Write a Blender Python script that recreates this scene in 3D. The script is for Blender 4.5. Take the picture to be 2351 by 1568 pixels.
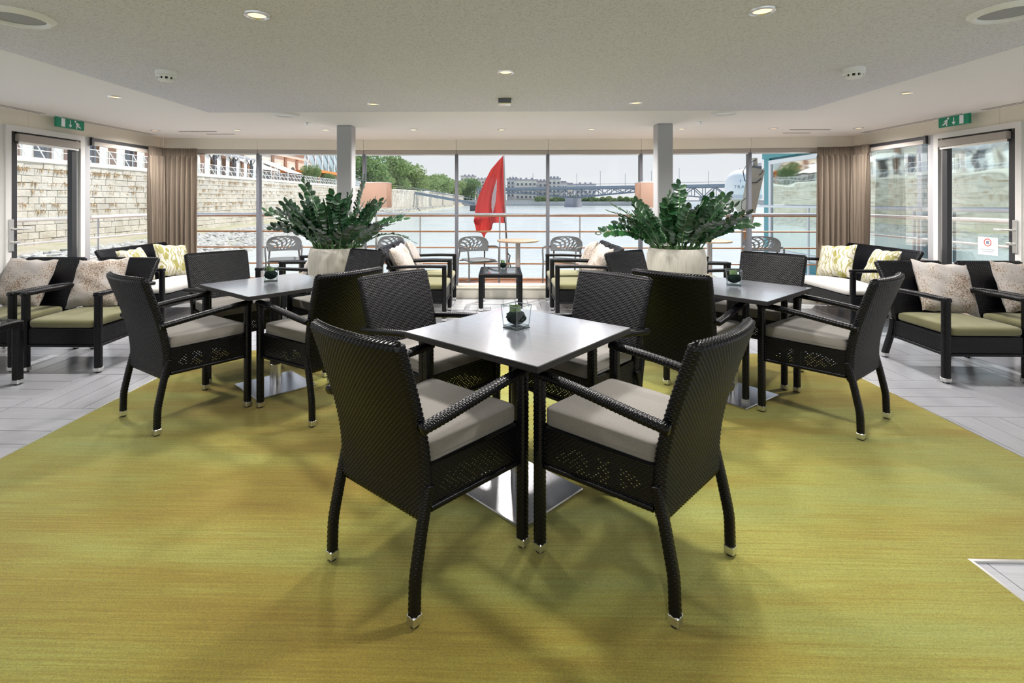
import bpy, bmesh, math, random
import numpy as np
from mathutils import Vector, Matrix, Euler
sc = bpy.context.scene
for o in list(bpy.data.objects): bpy.data.objects.remove(o)
col = sc.collection
PI = math.pi
R = math.radians
rng = np.random.default_rng(7)
random.seed(11)

# ---------------------------------------------------------------- camera, sky, sun, exposure
F, H, YAW, PX, PY = 1168.0, 1.36, R(1.3), 1123.49, 462.0
cam_d = bpy.data.cameras.new('camera'); cam = bpy.data.objects.new('camera', cam_d); col.objects.link(cam)
cam.location = (0, 0, H); cam.rotation_euler = (PI/2, 0, YAW)
cam_d.sensor_width = 36; cam_d.lens = F/2351*36
cam_d.shift_x = (1175.5-PX)/2351; cam_d.shift_y = -(784-PY)/2351
cam_d.clip_end = 3000; cam_d.clip_start = 0.05
sc.camera = cam
CY, SY = math.cos(YAW), math.sin(YAW)
def at(x, y, Y):                       # the point seen at photo pixel (x, y) that lies at world depth Y
    k = (x-PX)/F; c = Y/(SY*k+CY)
    return Vector((CY*k*c-SY*c, Y, H-(y-PY)/F*c))

world = bpy.data.worlds.new('hazy_sky'); sc.world = world; world.use_nodes = True
wn = world.node_tree; wn.nodes.clear()
wo = wn.nodes.new('ShaderNodeOutputWorld'); bg = wn.nodes.new('ShaderNodeBackground')
tc = wn.nodes.new('ShaderNodeTexCoord'); sx = wn.nodes.new('ShaderNodeSeparateXYZ'); rp = wn.nodes.new('ShaderNodeValToRGB')
wn.links.new(tc.outputs['Generated'], sx.inputs[0]); wn.links.new(sx.outputs['Z'], rp.inputs[0])
rp.color_ramp.elements[0].position = 0.0; rp.color_ramp.elements[0].color = (.93, .94, .96, 1)
rp.color_ramp.elements[1].position = 0.75; rp.color_ramp.elements[1].color = (.50, .66, .92, 1)
wn.links.new(rp.outputs[0], bg.inputs[0]); wn.links.new(bg.outputs[0], wo.inputs[0])
bg.inputs[1].default_value = 0.80

sun_d = bpy.data.lights.new('sun', 'SUN'); sun = bpy.data.objects.new('sun', sun_d); col.objects.link(sun)
sun_d.energy = 5.6; sun_d.angle = R(0.8); sun_d.color = (1, .95, .86)
SUN = Vector((math.sin(R(38))*math.cos(R(56)), math.cos(R(38))*math.cos(R(56)), math.sin(R(56))))
sun.rotation_euler = SUN.to_track_quat('Z', 'Y').to_euler()
LAMP_W = 64.0                          # each ceiling downlight

sc.view_settings.view_transform = 'Standard'; sc.view_settings.look = 'None'
sc.view_settings.gamma = 1; sc.view_settings.use_curve_mapping = False
sc.view_settings.exposure = 0.25
sc.cycles.use_denoising = True
sc.cycles.max_bounces = 8; sc.cycles.diffuse_bounces = 5; sc.cycles.transparent_max_bounces = 16
sc.cycles.sample_clamp_indirect = 6; sc.cycles.caustics_reflective = False; sc.cycles.caustics_refractive = False

# ---------------------------------------------------------------- materials
MATS = {}
class NT:
    def __init__(s, name):
        s.m = bpy.data.materials.new(name); s.m.use_nodes = True; s.t = s.m.node_tree; s.t.nodes.clear()
        s.out = s.n('ShaderNodeOutputMaterial'); MATS[name] = s.m
    def n(s, k, **kw):
        x = s.t.nodes.new(k)
        for a, v in kw.items(): setattr(x, a, v)
        return x
    def l(s, a, b): s.t.links.new(a, b)
    def coord(s, scale=(1, 1, 1), kind='Object', rot=(0, 0, 0)):
        c = s.n('ShaderNodeTexCoord'); m = s.n('ShaderNodeMapping'); m.inputs['Scale'].default_value = scale; m.inputs['Rotation'].default_value = rot
        s.l(c.outputs[kind], m.inputs[0]); return m.outputs[0]
    def noise(s, vec, scale, detail=3, rough=.55, dist=0):
        x = s.n('ShaderNodeTexNoise'); x.inputs['Scale'].default_value = scale; x.inputs['Detail'].default_value = detail
        x.inputs['Roughness'].default_value = rough; x.inputs['Distortion'].default_value = dist
        if vec is not None: s.l(vec, x.inputs['Vector'])
        return x.outputs['Fac']
    def ramp(s, fac, stops, interp='LINEAR'):
        x = s.n('ShaderNodeValToRGB'); cr = x.color_ramp; cr.interpolation = interp
        while len(cr.elements) < len(stops): cr.elements.new(.5)
        for e, (p, c) in zip(cr.elements, stops):
            e.position = p; e.color = (*c, 1) if len(c) == 3 else c
        s.l(fac, x.inputs[0]); return x.outputs[0]
    def mix(s, fac, a, b, mode='MIX'):
        x = s.n('ShaderNodeMix'); x.data_type = 'RGBA'; x.blend_type = mode
        for v, k in ((fac, 0), (a, 6), (b, 7)):
            if isinstance(v, (int, float)): x.inputs[k].default_value = v
            elif isinstance(v, tuple): x.inputs[k].default_value = (*v, 1)
            else: s.l(v, x.inputs[k])
        return x.outputs[2]
    def math(s, op, a, b=0.0):
        x = s.n('ShaderNodeMath'); x.operation = op
        for v, k in ((a, 0), (b, 1)):
            if isinstance(v, (int, float)): x.inputs[k].default_value = v
            else: s.l(v, x.inputs[k])
        return x.outputs[0]
    def bsdf(s, color, rough=.5, metal=0, bump=None, bstr=.2, bdist=.01, **kw):
        b = s.n('ShaderNodeBsdfPrincipled'); b.inputs['Roughness'].default_value = rough if isinstance(rough, (int, float)) else .5
        if not isinstance(rough, (int, float)): s.l(rough, b.inputs['Roughness'])
        b.inputs['Metallic'].default_value = metal
        if isinstance(color, tuple): b.inputs['Base Color'].default_value = (*color, 1)
        else: s.l(color, b.inputs['Base Color'])
        for k, v in kw.items():
            b.inputs[k.replace('_', ' ')].default_value = v
        if bump is not None:
            u = s.n('ShaderNodeBump'); u.inputs['Strength'].default_value = bstr; u.inputs['Distance'].default_value = bdist
            s.l(bump, u.inputs['Height']); s.l(u.outputs[0], b.inputs['Normal'])
        s.l(b.outputs[0], s.out.inputs[0]); return b
def plain(name, color, rough=.5, metal=0, noise=None, **kw):
    t = NT(name)
    if noise:
        v = t.coord(); f = t.noise(v, noise[0], 4)
        c = t.mix(f, tuple(x*(1-noise[1]) for x in color), tuple(min(1, x*(1+noise[1])) for x in color))
        t.bsdf(c, rough, metal, bump=f, bstr=noise[2] if len(noise) > 2 else .1, bdist=.004, **kw)
    else: t.bsdf(color, rough, metal, **kw)
    return t.m
def M(n): return MATS[n]

plain('wicker', (.002, .0022, .0032), .24, noise=(40, .35, .02), Specular_IOR_Level=.28)
plain('wicker_core', (.006, .006, .007), .6)
plain('silver', (.78, .78, .76), .28, 1)
plain('brushed_steel', (.66, .66, .68), .27, 1, noise=(60, .04, .02))
plain('black_metal', (.018, .018, .02), .35)
plain('black_rubber', (.01, .01, .01), .7)
plain('dark_frame', (.035, .035, .038), .4)
plain('mullion_metal', (.13, .135, .155), .35, .3)
plain('white_paint', (.74, .73, .71), .45, noise=(30, .02, .03))
plain('column_paint', (.40, .40, .41), .4, noise=(220, .05, .08))
plain('header_paint', (.80, .74, .63), .5, noise=(20, .02, .03))
plain('sill_paint', (.56, .53, .45), .5, noise=(20, .02, .03))
plain('white_plastic', (.86, .86, .85), .35)
plain('blind_fabric', (.42, .38, .34), .7, noise=(90, .1, .1))
plain('speaker_mesh', (.36, .36, .38), .55, noise=(400, .15, .3))
plain('sign_green', (.0, .25, .14), .35)
plain('sign_white', (.85, .86, .9), .4)
plain('ceramic_dark', (.03, .03, .03), .4)
plain('soil', (.03, .022, .015), .95, noise=(60, .5, .6))
plain('stem_green', (.07, .16, .05), .45, noise=(30, .2, .1))
plain('patio_grey', (.13, .135, .14), .5, noise=(60, .08, .05))
plain('patio_wood', (.40, .29, .20), .5, noise=(12, .1, .1))
plain('rail_steel', (.62, .62, .64), .28, .9)
plain('rail_wood', (.40, .20, .09), .45, noise=(30, .2, .1))
plain('rail_white', (.85, .85, .84), .4)
plain('deck_wood', (.36, .17, .10), .7, noise=(20, .25, .2))
plain('teal_paint', (.09, .34, .38), .4, noise=(3, .1, .05))
plain('hull_white', (.86, .87, .88), .35)
plain('dome_grey', (.60, .61, .66), .45)
plain('davit_beige', (.40, .38, .30), .5, noise=(10, .12, .05))
plain('rock', (.40, .395, .38), .9, noise=(6, .3, .6))
plain('stone_mortar', (.46, .42, .36), .95, noise=(6, .2, .3))
plain('coping_stone', (.80, .76, .68), .9, noise=(3, .12, .3))
plain('bridge_steel', (.20, .25, .31), .6)
plain('concrete', (.46, .46, .46), .9, noise=(1, .15, .2))
plain('facade_white', (.62, .59, .54), .8, noise=(.8, .08, .1))
plain('facade_grey', (.60, .60, .62), .8, noise=(.5, .08, .1))
plain('brick_red', (.27, .16, .115), .85, noise=(2, .2, .2))
plain('roof_grey', (.34, .34, .38), .8)
plain('window_dark', (.10, .12, .15), .15)
plain('orange_paint', (.80, .26, .05), .6)
plain('awning_cloth', (.88, .87, .85), .8)
plain('timber', (.30, .17, .09), .8, noise=(4, .2, .2))
plain('trunk', (.10, .07, .05), .9, noise=(8, .3, .4))
plain('barge_dark', (.05, .055, .07), .6)
plain('cable_black', (.03, .03, .035), .5)
plain('text_grey', (.22, .24, .32), .6)
plain('text_blue', (.03, .05, .35), .5)
plain('paper_white', (.85, .86, .84), .6)
plain('sign_red', (.65, .05, .04), .5)

t = NT('ceiling_plaster'); v = t.coord(); f = t.noise(v, 260, 2, .6); g = t.noise(v, 90, 2)
h = t.math('ADD', f, g)
t.bsdf(t.ramp(h, [(.75, (.58, .57, .60)), (1.25, (.80, .79, .82))]), .85, bump=h, bstr=.55, bdist=.006)
t = NT('ceiling_smooth'); v = t.coord(); f = t.noise(v, 180, 2, .6)
t.bsdf(t.ramp(f, [(.3, (.88, .86, .83)), (.7, (.94, .92, .89))]), .85, bump=f, bstr=.25, bdist=.004)

t = NT('carpet'); v = t.coord((1.2, 55, 1)); a = t.noise(v, 2.0, 6, .7); v2 = t.coord((.45, 3.2, 1)); b = t.noise(v2, 1.1, 3)
v3 = t.coord((.6, 1, 1)); c = t.noise(v3, .42, 2); d = t.noise(t.coord(), 210, 3, .75)
e = t.math('ADD', t.math('MULTIPLY', b, .40), t.math('ADD', t.math('MULTIPLY', c, .55), t.math('MULTIPLY', a, .22)))
cc = t.ramp(e, [(.46, (.27, .185, .011)), (.55, (.31, .25, .026)), (.62, (.32, .315, .057)), (.73, (.285, .335, .105))])
cc = t.mix(t.ramp(a, [(.36, (1, 1, 1)), (.62, (0, 0, 0))]), cc, t.mix(1.0, cc, (.80, .78, .72), 'MULTIPLY'))
cc = t.mix(t.ramp(d, [(.35, (0, 0, 0)), (.65, (1, 1, 1))]), t.mix(1.0, cc, (.62, .62, .56), 'MULTIPLY'), cc)
t.bsdf(cc, .95, bump=t.math('ADD', d, t.math('MULTIPLY', a, .5)), bstr=.5, bdist=.006, Sheen_Weight=.12)

t = NT('floor_tile'); v = t.coord((1.5, 28, 28)); oi = t.n('ShaderNodeObjectInfo')
vm = t.n('ShaderNodeVectorMath'); vm.operation = 'ADD'; t.l(v, vm.inputs[0])
cx = t.n('ShaderNodeCombineXYZ'); t.l(t.math('MULTIPLY', oi.outputs['Random'], 60), cx.inputs[1]); t.l(t.math('MULTIPLY', oi.outputs['Random'], 17), cx.inputs[0]); t.l(cx.outputs[0], vm.inputs[1])
a = t.noise(vm.outputs[0], 1.7, 5, .65, .3)
cc = t.ramp(a, [(.3, (.29, .29, .31)), (.5, (.38, .385, .41)), (.72, (.45, .455, .48))])
cc = t.mix(t.math('MULTIPLY', oi.outputs['Random'], .22), cc, (.36, .36, .39))
t.bsdf(cc, .30, bump=a, bstr=.04, bdist=.003, Specular_IOR_Level=.7, Coat_Weight=.5, Coat_Roughness=.16, Coat_IOR=1.8)
plain('grout', (.07, .07, .075), .9)

t = NT('table_glare_wood'); v = t.coord((3, 40, 3)); a = t.noise(v, 2.5, 5, .6, .2)
t.bsdf(t.ramp(a, [(.3, (.40, .42, .47)), (.7, (.52, .54, .60))]), .20, .75, bump=a, bstr=.05, bdist=.002, Coat_Weight=.8, Coat_Roughness=.12, Coat_IOR=2.0)  # pale bluish metallic base paints window glare onto the dark wood

plain('table_edge', (.012, .011, .012), .45)
def linen(name, c1, c2, scale=260):
    t = NT(name); v = t.coord((1, 1, 1), rot=(0, 0, R(45))); w = t.n('ShaderNodeTexWave'); w.inputs['Scale'].default_value = scale/2; w.inputs['Distortion'].default_value = 1.5
    t.l(v, w.inputs[0]); n = t.noise(v, scale, 3, .6); h = t.math('ADD', t.math('MULTIPLY', w.outputs['Fac'], .5), n)
    t.bsdf(t.ramp(h, [(.4, c1), (1.1, c2)]), .9, bump=h, bstr=.25, bdist=.003, Sheen_Weight=.2)
linen('cushion_taupe', (.13, .118, .102), (.21, .195, .172))
linen('cushion_green', (.115, .11, .045), (.175, .168, .075))
linen('cushion_white', (.36, .345, .32), (.47, .455, .42))

t = NT('pillow_speckled'); v = t.coord(); oi = t.n('ShaderNodeObjectInfo')
cx = t.n('ShaderNodeCombineXYZ'); t.l(t.math('MULTIPLY', oi.outputs['Random'], 30), cx.inputs[0]); vm = t.n('ShaderNodeVectorMath'); vm.operation = 'ADD'; t.l(v, vm.inputs[0]); t.l(cx.outputs[0], vm.inputs[1])
a = t.noise(vm.outputs[0], 110, 3, .6); b = t.noise(vm.outputs[0], 5, 2); s = t.math('ADD', a, t.math('MULTIPLY', b, .55))
m = t.ramp(s, [(.82, (0, 0, 0)), (.88, (1, 1, 1))])
vo = t.ramp(b, [(.35, (.36, .335, .315)), (.65, (.40, .355, .30))])
t.bsdf(t.mix(m, vo, (.17, .11, .07)), .75, bump=t.noise(vm.outputs[0], 14, 4), bstr=.35, bdist=.012, Sheen_Weight=.2)

t = NT('pillow_leafy'); v = t.coord(); oi = t.n('ShaderNodeObjectInfo')
cx = t.n('ShaderNodeCombineXYZ'); t.l(t.math('MULTIPLY', oi.outputs['Random'], 30), cx.inputs[0]); vm = t.n('ShaderNodeVectorMath'); vm.operation = 'ADD'; t.l(v, vm.inputs[0]); t.l(cx.outputs[0], vm.inputs[1])
nz = t.n('ShaderNodeTexNoise'); nz.inputs['Scale'].default_value = 9; t.l(vm.outputs[0], nz.inputs['Vector'])
vd = t.n('ShaderNodeVectorMath'); vd.operation = 'SCALE'; t.l(nz.outputs['Color'], vd.inputs[0]); vd.inputs['Scale'].default_value = .06
va = t.n('ShaderNodeVectorMath'); va.operation = 'ADD'; t.l(vm.outputs[0], va.inputs[0]); t.l(vd.outputs[0], va.inputs[1])
sc3 = t.n('ShaderNodeMapping'); sc3.inputs['Scale'].default_value = (1, 1, .55); sc3.inputs['Rotation'].default_value = (0, R(35), 0); t.l(va.outputs[0], sc3.inputs[0])
vo = t.n('ShaderNodeTexVoronoi'); vo.inputs['Scale'].default_value = 15; t.l(sc3.outputs[0], vo.inputs['Vector'])
r1 = t.ramp(vo.outputs['Distance'], [(.33, (0, 0, 0)), (.36, (1, 1, 1)), (.43, (1, 1, 1)), (.46, (0, 0, 0))])
sep = t.n('ShaderNodeSeparateColor'); t.l(vo.outputs['Color'], sep.inputs[0])
r2 = t.ramp(vo.outputs['Distance'], [(.36, (1, 1, 1)), (.42, (0, 0, 0))])
r2 = t.mix(1.0, r2, t.ramp(sep.outputs[0], [(.66, (0, 0, 0)), (.67, (1, 1, 1))]), 'MULTIPLY')
wv = t.n('ShaderNodeTexWave'); wv.inputs['Scale'].default_value = 7; wv.inputs['Distortion'].default_value = 9; wv.inputs['Detail'].default_value = 1; t.l(va.outputs[0], wv.inputs[0])
r3 = t.ramp(wv.outputs['Fac'], [(.86, (0, 0, 0)), (.90, (1, 1, 1))])
mm = t.mix(1.0, t.mix(1.0, r1, r2, 'LIGHTEN'), r3, 'LIGHTEN')
t.bsdf(t.mix(mm, (.42, .40, .35), t.mix(sep.outputs[1], (.19, .165, .03), (.27, .27, .10))), .75, bump=t.noise(vm.outputs[0], 10, 4), bstr=.25, bdist=.01)

t = NT('planter_cream'); v = t.coord((60, 60, 4)); a = t.noise(v, 1.5, 4, .6)
t.bsdf(t.ramp(a, [(.25, (.30, .285, .24)), (.5, (.41, .39, .335)), (.75, (.455, .44, .39))]), .55, bump=a, bstr=.12, bdist=.003)

t = NT('zz_leaf'); oi = t.n('ShaderNodeObjectInfo')
t.bsdf(t.mix(oi.outputs['Random'], (.008, .035, .014), (.022, .085, .022)), .28, Specular_IOR_Level=.6)
t = NT('rolled_leaf'); v = t.coord(); t.bsdf(t.mix(t.noise(v, 60, 3), (.06, .11, .035), (.15, .23, .09)), .5)
t = NT('moss_ball'); v = t.coord(); t.bsdf(t.mix(t.noise(v, 90, 3), (.002, .006, .006), (.006, .014, .011)), .9, bump=t.noise(v, 120, 2), bstr=.3, Specular_IOR_Level=.05)

def glass(name, tint, refl, rough=.0, edge=.35):
    t = NT(name); tr = t.n('ShaderNodeBsdfTransparent'); tr.inputs[0].default_value = (*tint, 1)
    gl = t.n('ShaderNodeBsdfGlossy'); gl.inputs['Roughness'].default_value = rough; gl.inputs['Color'].default_value = (1, 1, 1, 1)
    lw = t.n('ShaderNodeLayerWeight'); lw.inputs['Blend'].default_value = .25
    f = t.math('ADD', t.math('MULTIPLY', lw.outputs['Fresnel'], edge), refl)
    mx = t.n('ShaderNodeMixShader'); t.l(f, mx.inputs[0]); t.l(tr.outputs[0], mx.inputs[1]); t.l(gl.outputs[0], mx.inputs[2]); t.l(mx.outputs[0], t.out.inputs[0])
glass('window_glass', (.97, .985, .98), .02)
glass('vase_glass', (.985, .995, .99), .003, edge=.10)
glass('glass_edge', (.62, .72, .74), .22, edge=.6)
glass('tabletop_glass', (.90, .94, .95), .04, edge=.8)
glass('fence_glass', (.82, .88, .94), .12, .1)

t = NT('curtain'); v = t.coord((160, 160, 3)); a = t.noise(v, 1, 3)
cc = t.ramp(a, [(.3, (.19, .15, .115)), (.7, (.27, .22, .17))])
df = t.n('ShaderNodeBsdfDiffuse'); t.l(cc, df.inputs[0]); ts = t.n('ShaderNodeBsdfTranslucent'); t.l(cc, ts.inputs[0])
mx = t.n('ShaderNodeMixShader'); mx.inputs[0].default_value = .38; t.l(df.outputs[0], mx.inputs[1]); t.l(ts.outputs[0], mx.inputs[2]); t.l(mx.outputs[0], t.out.inputs[0])
t = NT('flag_red'); df = t.n('ShaderNodeBsdfDiffuse'); df.inputs[0].default_value = (.56, .07, .065, 1); ts = t.n('ShaderNodeBsdfTranslucent'); ts.inputs[0].default_value = (.50, .05, .045, 1)
mx = t.n('ShaderNodeMixShader'); mx.inputs[0].default_value = .5; t.l(df.outputs[0], mx.inputs[1]); t.l(ts.outputs[0], mx.inputs[2]); t.l(mx.outputs[0], t.out.inputs[0])
plain('flag_white', (.78, .80, .86), .8)
t = NT('shade_fabric'); df = t.n('ShaderNodeBsdfDiffuse'); df.inputs[0].default_value = (.36, .25, .20, 1); ts = t.n('ShaderNodeBsdfTranslucent'); ts.inputs[0].default_value = (.30, .195, .15, 1)
mx = t.n('ShaderNodeMixShader'); mx.inputs[0].default_value = .45; t.l(df.outputs[0], mx.inputs[1]); t.l(ts.outputs[0], mx.inputs[2]); t.l(mx.outputs[0], t.out.inputs[0])
def emis(name, c, s):
    t = NT(name); e = t.n('ShaderNodeEmission'); e.inputs[0].default_value = (*c, 1); e.inputs[1].default_value = s; t.l(e.outputs[0], t.out.inputs[0])
emis('bulb_warm', (1, .62, .30), 2.2)
emis('shade_glow', (1, .55, .15), 1.0)

t = NT('river'); v = t.coord((1, .45, 1)); a = t.noise(v, 1.3, 5, .65); b = t.noise(v, .25, 3)
t.bsdf(t.ramp(b, [(.3, (.44, .49, .52)), (.7, (.50, .54, .55))]), .18, bump=a, bstr=.35, bdist=.25, Specular_IOR_Level=.6)
t = NT('stone'); oi = t.n('ShaderNodeObjectInfo'); ge = t.n('ShaderNodeNewGeometry'); v = t.coord(kind='Object')
r = t.math('FRACT', t.math('ADD', oi.outputs['Random'], ge.outputs['Random Per Island'])); n = t.noise(v, 2.2, 5, .65); 
cc = t.ramp(r, [(0, (.58, .55, .49)), (.4, (.68, .64, .57)), (.8, (.65, .60, .52)), (1, (.53, .51, .47))])
cc = t.mix(t.ramp(n, [(.5, (0, 0, 0)), (.8, (.5, .5, .5))]), cc, (.40, .33, .24))
gn = t.noise(ge.outputs['Position'], .9, 5, .7); cc = t.mix(t.ramp(gn, [(.42, (0, 0, 0)), (.62, (.55, .55, .55))]), cc, (.40, .35, .27)); gm = t.noise(ge.outputs['Position'], .22, 3); cc = t.mix(t.ramp(gm, [(.45, (0, 0, 0)), (.7, (.5, .5, .5))]), cc, (.74, .71, .66))
t.bsdf(cc, .95, bump=n, bstr=.5, bdist=.05)
t = NT('bank_grass'); v = t.coord(); n = t.noise(v, .5, 5, .7); t.bsdf(t.ramp(n, [(.35, (.38, .34, .29)), (.5, (.34, .32, .24)), (.6, (.25, .27, .15)), (.68, (.40, .37, .32))]), .95, bump=n, bstr=.5, bdist=.2)
t = NT('foliage'); oi = t.n('ShaderNodeObjectInfo'); ge = t.n('ShaderNodeNewGeometry')
cc = t.mix(ge.outputs['Random Per Island'], (.09, .19, .09), (.27, .38, .17)); cc = t.mix(t.math('MULTIPLY', oi.outputs['Random'], .55), cc, (.36, .42, .18))
df = t.n('ShaderNodeBsdfDiffuse'); t.l(cc, df.inputs[0]); ts = t.n('ShaderNodeBsdfTranslucent'); t.l(cc, ts.inputs[0])
mx = t.n('ShaderNodeMixShader'); mx.inputs[0].default_value = .35; t.l(df.outputs[0], mx.inputs[1]); t.l(ts.outputs[0], mx.inputs[2]); t.l(mx.outputs[0], t.out.inputs[0])
plain('dry_weed', (.36, .24, .12), .9, noise=(3, .3, .2))
t = NT('mirror_glass'); v = t.coord((.15, .35, 1.2)); n = t.noise(v, 1.2, 2)
t.bsdf((.66, .78, .78), .03, 1.0, bump=n, bstr=.10, bdist=.05)
t = NT('lattice_glass'); t.bsdf((.45, .56, .62), .15, .3)

# ---------------------------------------------------------------- mesh helpers
def mesh_np(name, V, Q, mats, smooth=True, matidx=None, tris=None):
    me = bpy.data.meshes.new(name); V = np.asarray(V, dtype=np.float32).reshape(-1, 3)
    Q = np.asarray(Q, dtype=np.int32).reshape(-1, 4) if Q is not None and len(Q) else np.zeros((0, 4), np.int32)
    T = np.asarray(tris, dtype=np.int32).reshape(-1, 3) if tris is not None and len(tris) else np.zeros((0, 3), np.int32)
    me.vertices.add(len(V)); me.vertices.foreach_set('co', V.ravel())
    nl = Q.size+T.size; me.loops.add(nl); me.loops.foreach_set('vertex_index', np.concatenate([Q.ravel(), T.ravel()]))
    me.polygons.add(len(Q)+len(T))
    st = np.concatenate([np.arange(len(Q))*4, len(Q)*4+np.arange(len(T))*3]).astype(np.int32)
    me.polygons.foreach_set('loop_start', st)
    me.polygons.foreach_set('use_smooth', np.full(len(Q)+len(T), smooth))
    for m in (mats if isinstance(mats, (list, tuple)) else [mats]): me.materials.append(M(m))
    if matidx is not None: me.polygons.foreach_set('material_index', np.asarray(matidx, np.int32))
    me.update(calc_edges=True); me.validate()
    return me
def put(name, me, parent=None, loc=(0, 0, 0), rot=(0, 0, 0), scale=(1, 1, 1)):
    o = bpy.data.objects.new(name, me); col.objects.link(o); o.location = loc; o.rotation_euler = rot; o.scale = scale
    if parent is not None: o.parent = parent
    return o
def thing(name, label, cat, loc=(0, 0, 0), rz=0, group=None):
    o = put(name, None, None, loc, (0, 0, rz)); tag(o, label, cat, group); o.empty_display_size = .1; return o
def tag(o, label, cat, group=None):
    o['label'] = label; o['category'] = cat
    if group: o['group'] = group
    return o
def struct(o, label=None, cat=None):
    o['kind'] = 'structure'
    if label: o['label'] = label
    if cat: o['category'] = cat
    return o
def dup(src, loc, rz, label, group=None):
    r = src.copy(); col.objects.link(r); r.location = loc; r.rotation_euler = (0, 0, rz); r['label'] = label
    if group: r['group'] = group
    for ch in src.children:
        c = ch.copy(); col.objects.link(c); c.parent = r
        for g in ch.children:
            d = g.copy(); col.objects.link(d); d.parent = c
    return r
class MB:
    def __init__(s): s.v = []; s.f = []
    def add(s, V, Fc):
        b = len(s.v); s.v += [tuple(p) for p in V]; s.f += [tuple(i+b for i in f) for f in Fc]; return s
    def box(s, lo, hi, mat=None):
        x0, y0, z0 = lo; x1, y1, z1 = hi
        V = [(x0, y0, z0), (x1, y0, z0), (x1, y1, z0), (x0, y1, z0), (x0, y0, z1), (x1, y0, z1), (x1, y1, z1), (x0, y1, z1)]
        if mat is not None: V = [mat @ Vector(p) for p in V]
        return s.add(V, [(3, 2, 1, 0), (4, 5, 6, 7), (0, 1, 5, 4), (1, 2, 6, 5), (2, 3, 7, 6), (3, 0, 4, 7)])
    def cbox(s, lo, hi, b=.004, mat=None):      # box with chamfered edges
        lo = np.array(lo, float); hi = np.array(hi, float); V = []; idx = {}
        for sx_ in (0, 1):
            for sy_ in (0, 1):
                for sz_ in (0, 1):
                    sg = (sx_, sy_, sz_)
                    for ax in range(3):
                        p = [(lo[k] if sg[k] == 0 else hi[k]) for k in range(3)]
                        for k in range(3):
                            if k != ax: p[k] += b if sg[k] == 0 else -b
                        idx[(sg, ax)] = len(V); V.append(p)
        Fc = []
        for ax in range(3):
            o1, o2 = [(1, 2), (2, 0), (0, 1)][ax]
            for sd in (0, 1):
                def q(a, b_):
                    g = [0, 0, 0]; g[ax] = sd; g[o1] = a; g[o2] = b_; return idx[(tuple(g), ax)]
                f = [q(0, 0), q(1, 0), q(1, 1), q(0, 1)]; Fc.append(f if sd else f[::-1])
        for ax in range(3):
            o1, o2 = [(1, 2), (2, 0), (0, 1)][ax]
            for a in (0, 1):
                for c in (0, 1):
                    g0 = [0, 0, 0]; g0[o1] = a; g0[o2] = c; g1 = list(g0); g1[ax] = 1; g0, g1 = tuple(g0), tuple(g1)
                    f = [idx[(g0, o1)], idx[(g1, o1)], idx[(g1, o2)], idx[(g0, o2)]]
                    Fc.append(f[::-1] if (a == c) else f)
        for sx_ in (0, 1):
            for sy_ in (0, 1):
                for sz_ in (0, 1):
                    g = (sx_, sy_, sz_); f = [idx[(g, 0)], idx[(g, 1)], idx[(g, 2)]]
                    Fc.append(f if (sx_+sy_+sz_) % 2 else f[::-1])
        if mat is not None: V = [mat @ Vector(p) for p in V]
        return s.add(V, Fc)
    def tube(s, pts, r, n=8, cap=True, closed=False):
        pts = [Vector(p) for p in pts]; N = len(pts); rings = []
        rr = r if isinstance(r, (list, tuple)) else [r]*N
        up = Vector((0, 0, 1))
        for i, p in enumerate(pts):
            if closed: tg = pts[(i+1) % N]-pts[i-1]
            else: tg = pts[min(i+1, N-1)]-pts[max(i-1, 0)]
            tg.normalize(); u = up if abs(tg.dot(up)) < .9 else Vector((1, 0, 0))
            a = tg.cross(u).normalized(); b = a.cross(tg)
            rings.append([p+(a*math.cos(2*PI*k/n)+b*math.sin(2*PI*k/n))*rr[i] for k in range(n)])
        V = [q for rg in rings for q in rg]; Fc = []
        for i in range(N if closed else N-1):
            j = (i+1) % N
            for k in range(n): Fc.append((i*n+k, i*n+(k+1) % n, j*n+(k+1) % n, j*n+k))
        if cap and not closed: Fc.append(tuple(range(n))[::-1]); Fc.append(tuple((N-1)*n+k for k in range(n)))
        return s.add(V, Fc)
    def lathe(s, prof, n=32, c=(0, 0, 0), cap=True):
        V = []; Fc = []
        for r, z in prof:
            for k in range(n): V.append((c[0]+r*math.cos(2*PI*k/n), c[1]+r*math.sin(2*PI*k/n), c[2]+z))
        m = len(prof)
        for i in range(m-1):
            for k in range(n): Fc.append((i*n+k, i*n+(k+1) % n, (i+1)*n+(k+1) % n, (i+1)*n+k))
        if cap: Fc.append(tuple(range(n))[::-1]); Fc.append(tuple((m-1)*n+k for k in range(n)))
        return s.add(V, Fc)
    def prism(s, poly, y0, y1, mat=None):       # polygon in x,z extruded along y
        n = len(poly); V = [(x, y0, z) for x, z in poly]+[(x, y1, z) for x, z in poly]
        if mat is not None: V = [mat @ Vector(p) for p in V]
        return s.add(V, [tuple(range(n)), tuple(range(2*n-1, n-1, -1))]+[(i, i+n, (i+1) % n+n, (i+1) % n) for i in range(n)])
    def mesh(s, name, mat, smooth=False):
        me = bpy.data.meshes.new(name); me.from_pydata(s.v, [], s.f)
        for m in (mat if isinstance(mat, (list, tuple)) else [mat]): me.materials.append(M(m))
        bm = bmesh.new(); bm.from_mesh(me); bmesh.ops.recalc_face_normals(bm, faces=bm.faces); bm.to_mesh(me); bm.free()
        if smooth:
            me.polygons.foreach_set('use_smooth', [True]*len(me.polygons))
            try: me.set_sharp_from_angle(angle=R(40))
            except Exception: pass
        return me
    def build(s, name, mat, parent=None, smooth=False, loc=(0, 0, 0), rot=(0, 0, 0)):
        return put(name, s.mesh(name, mat, smooth), parent, loc, rot)

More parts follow.
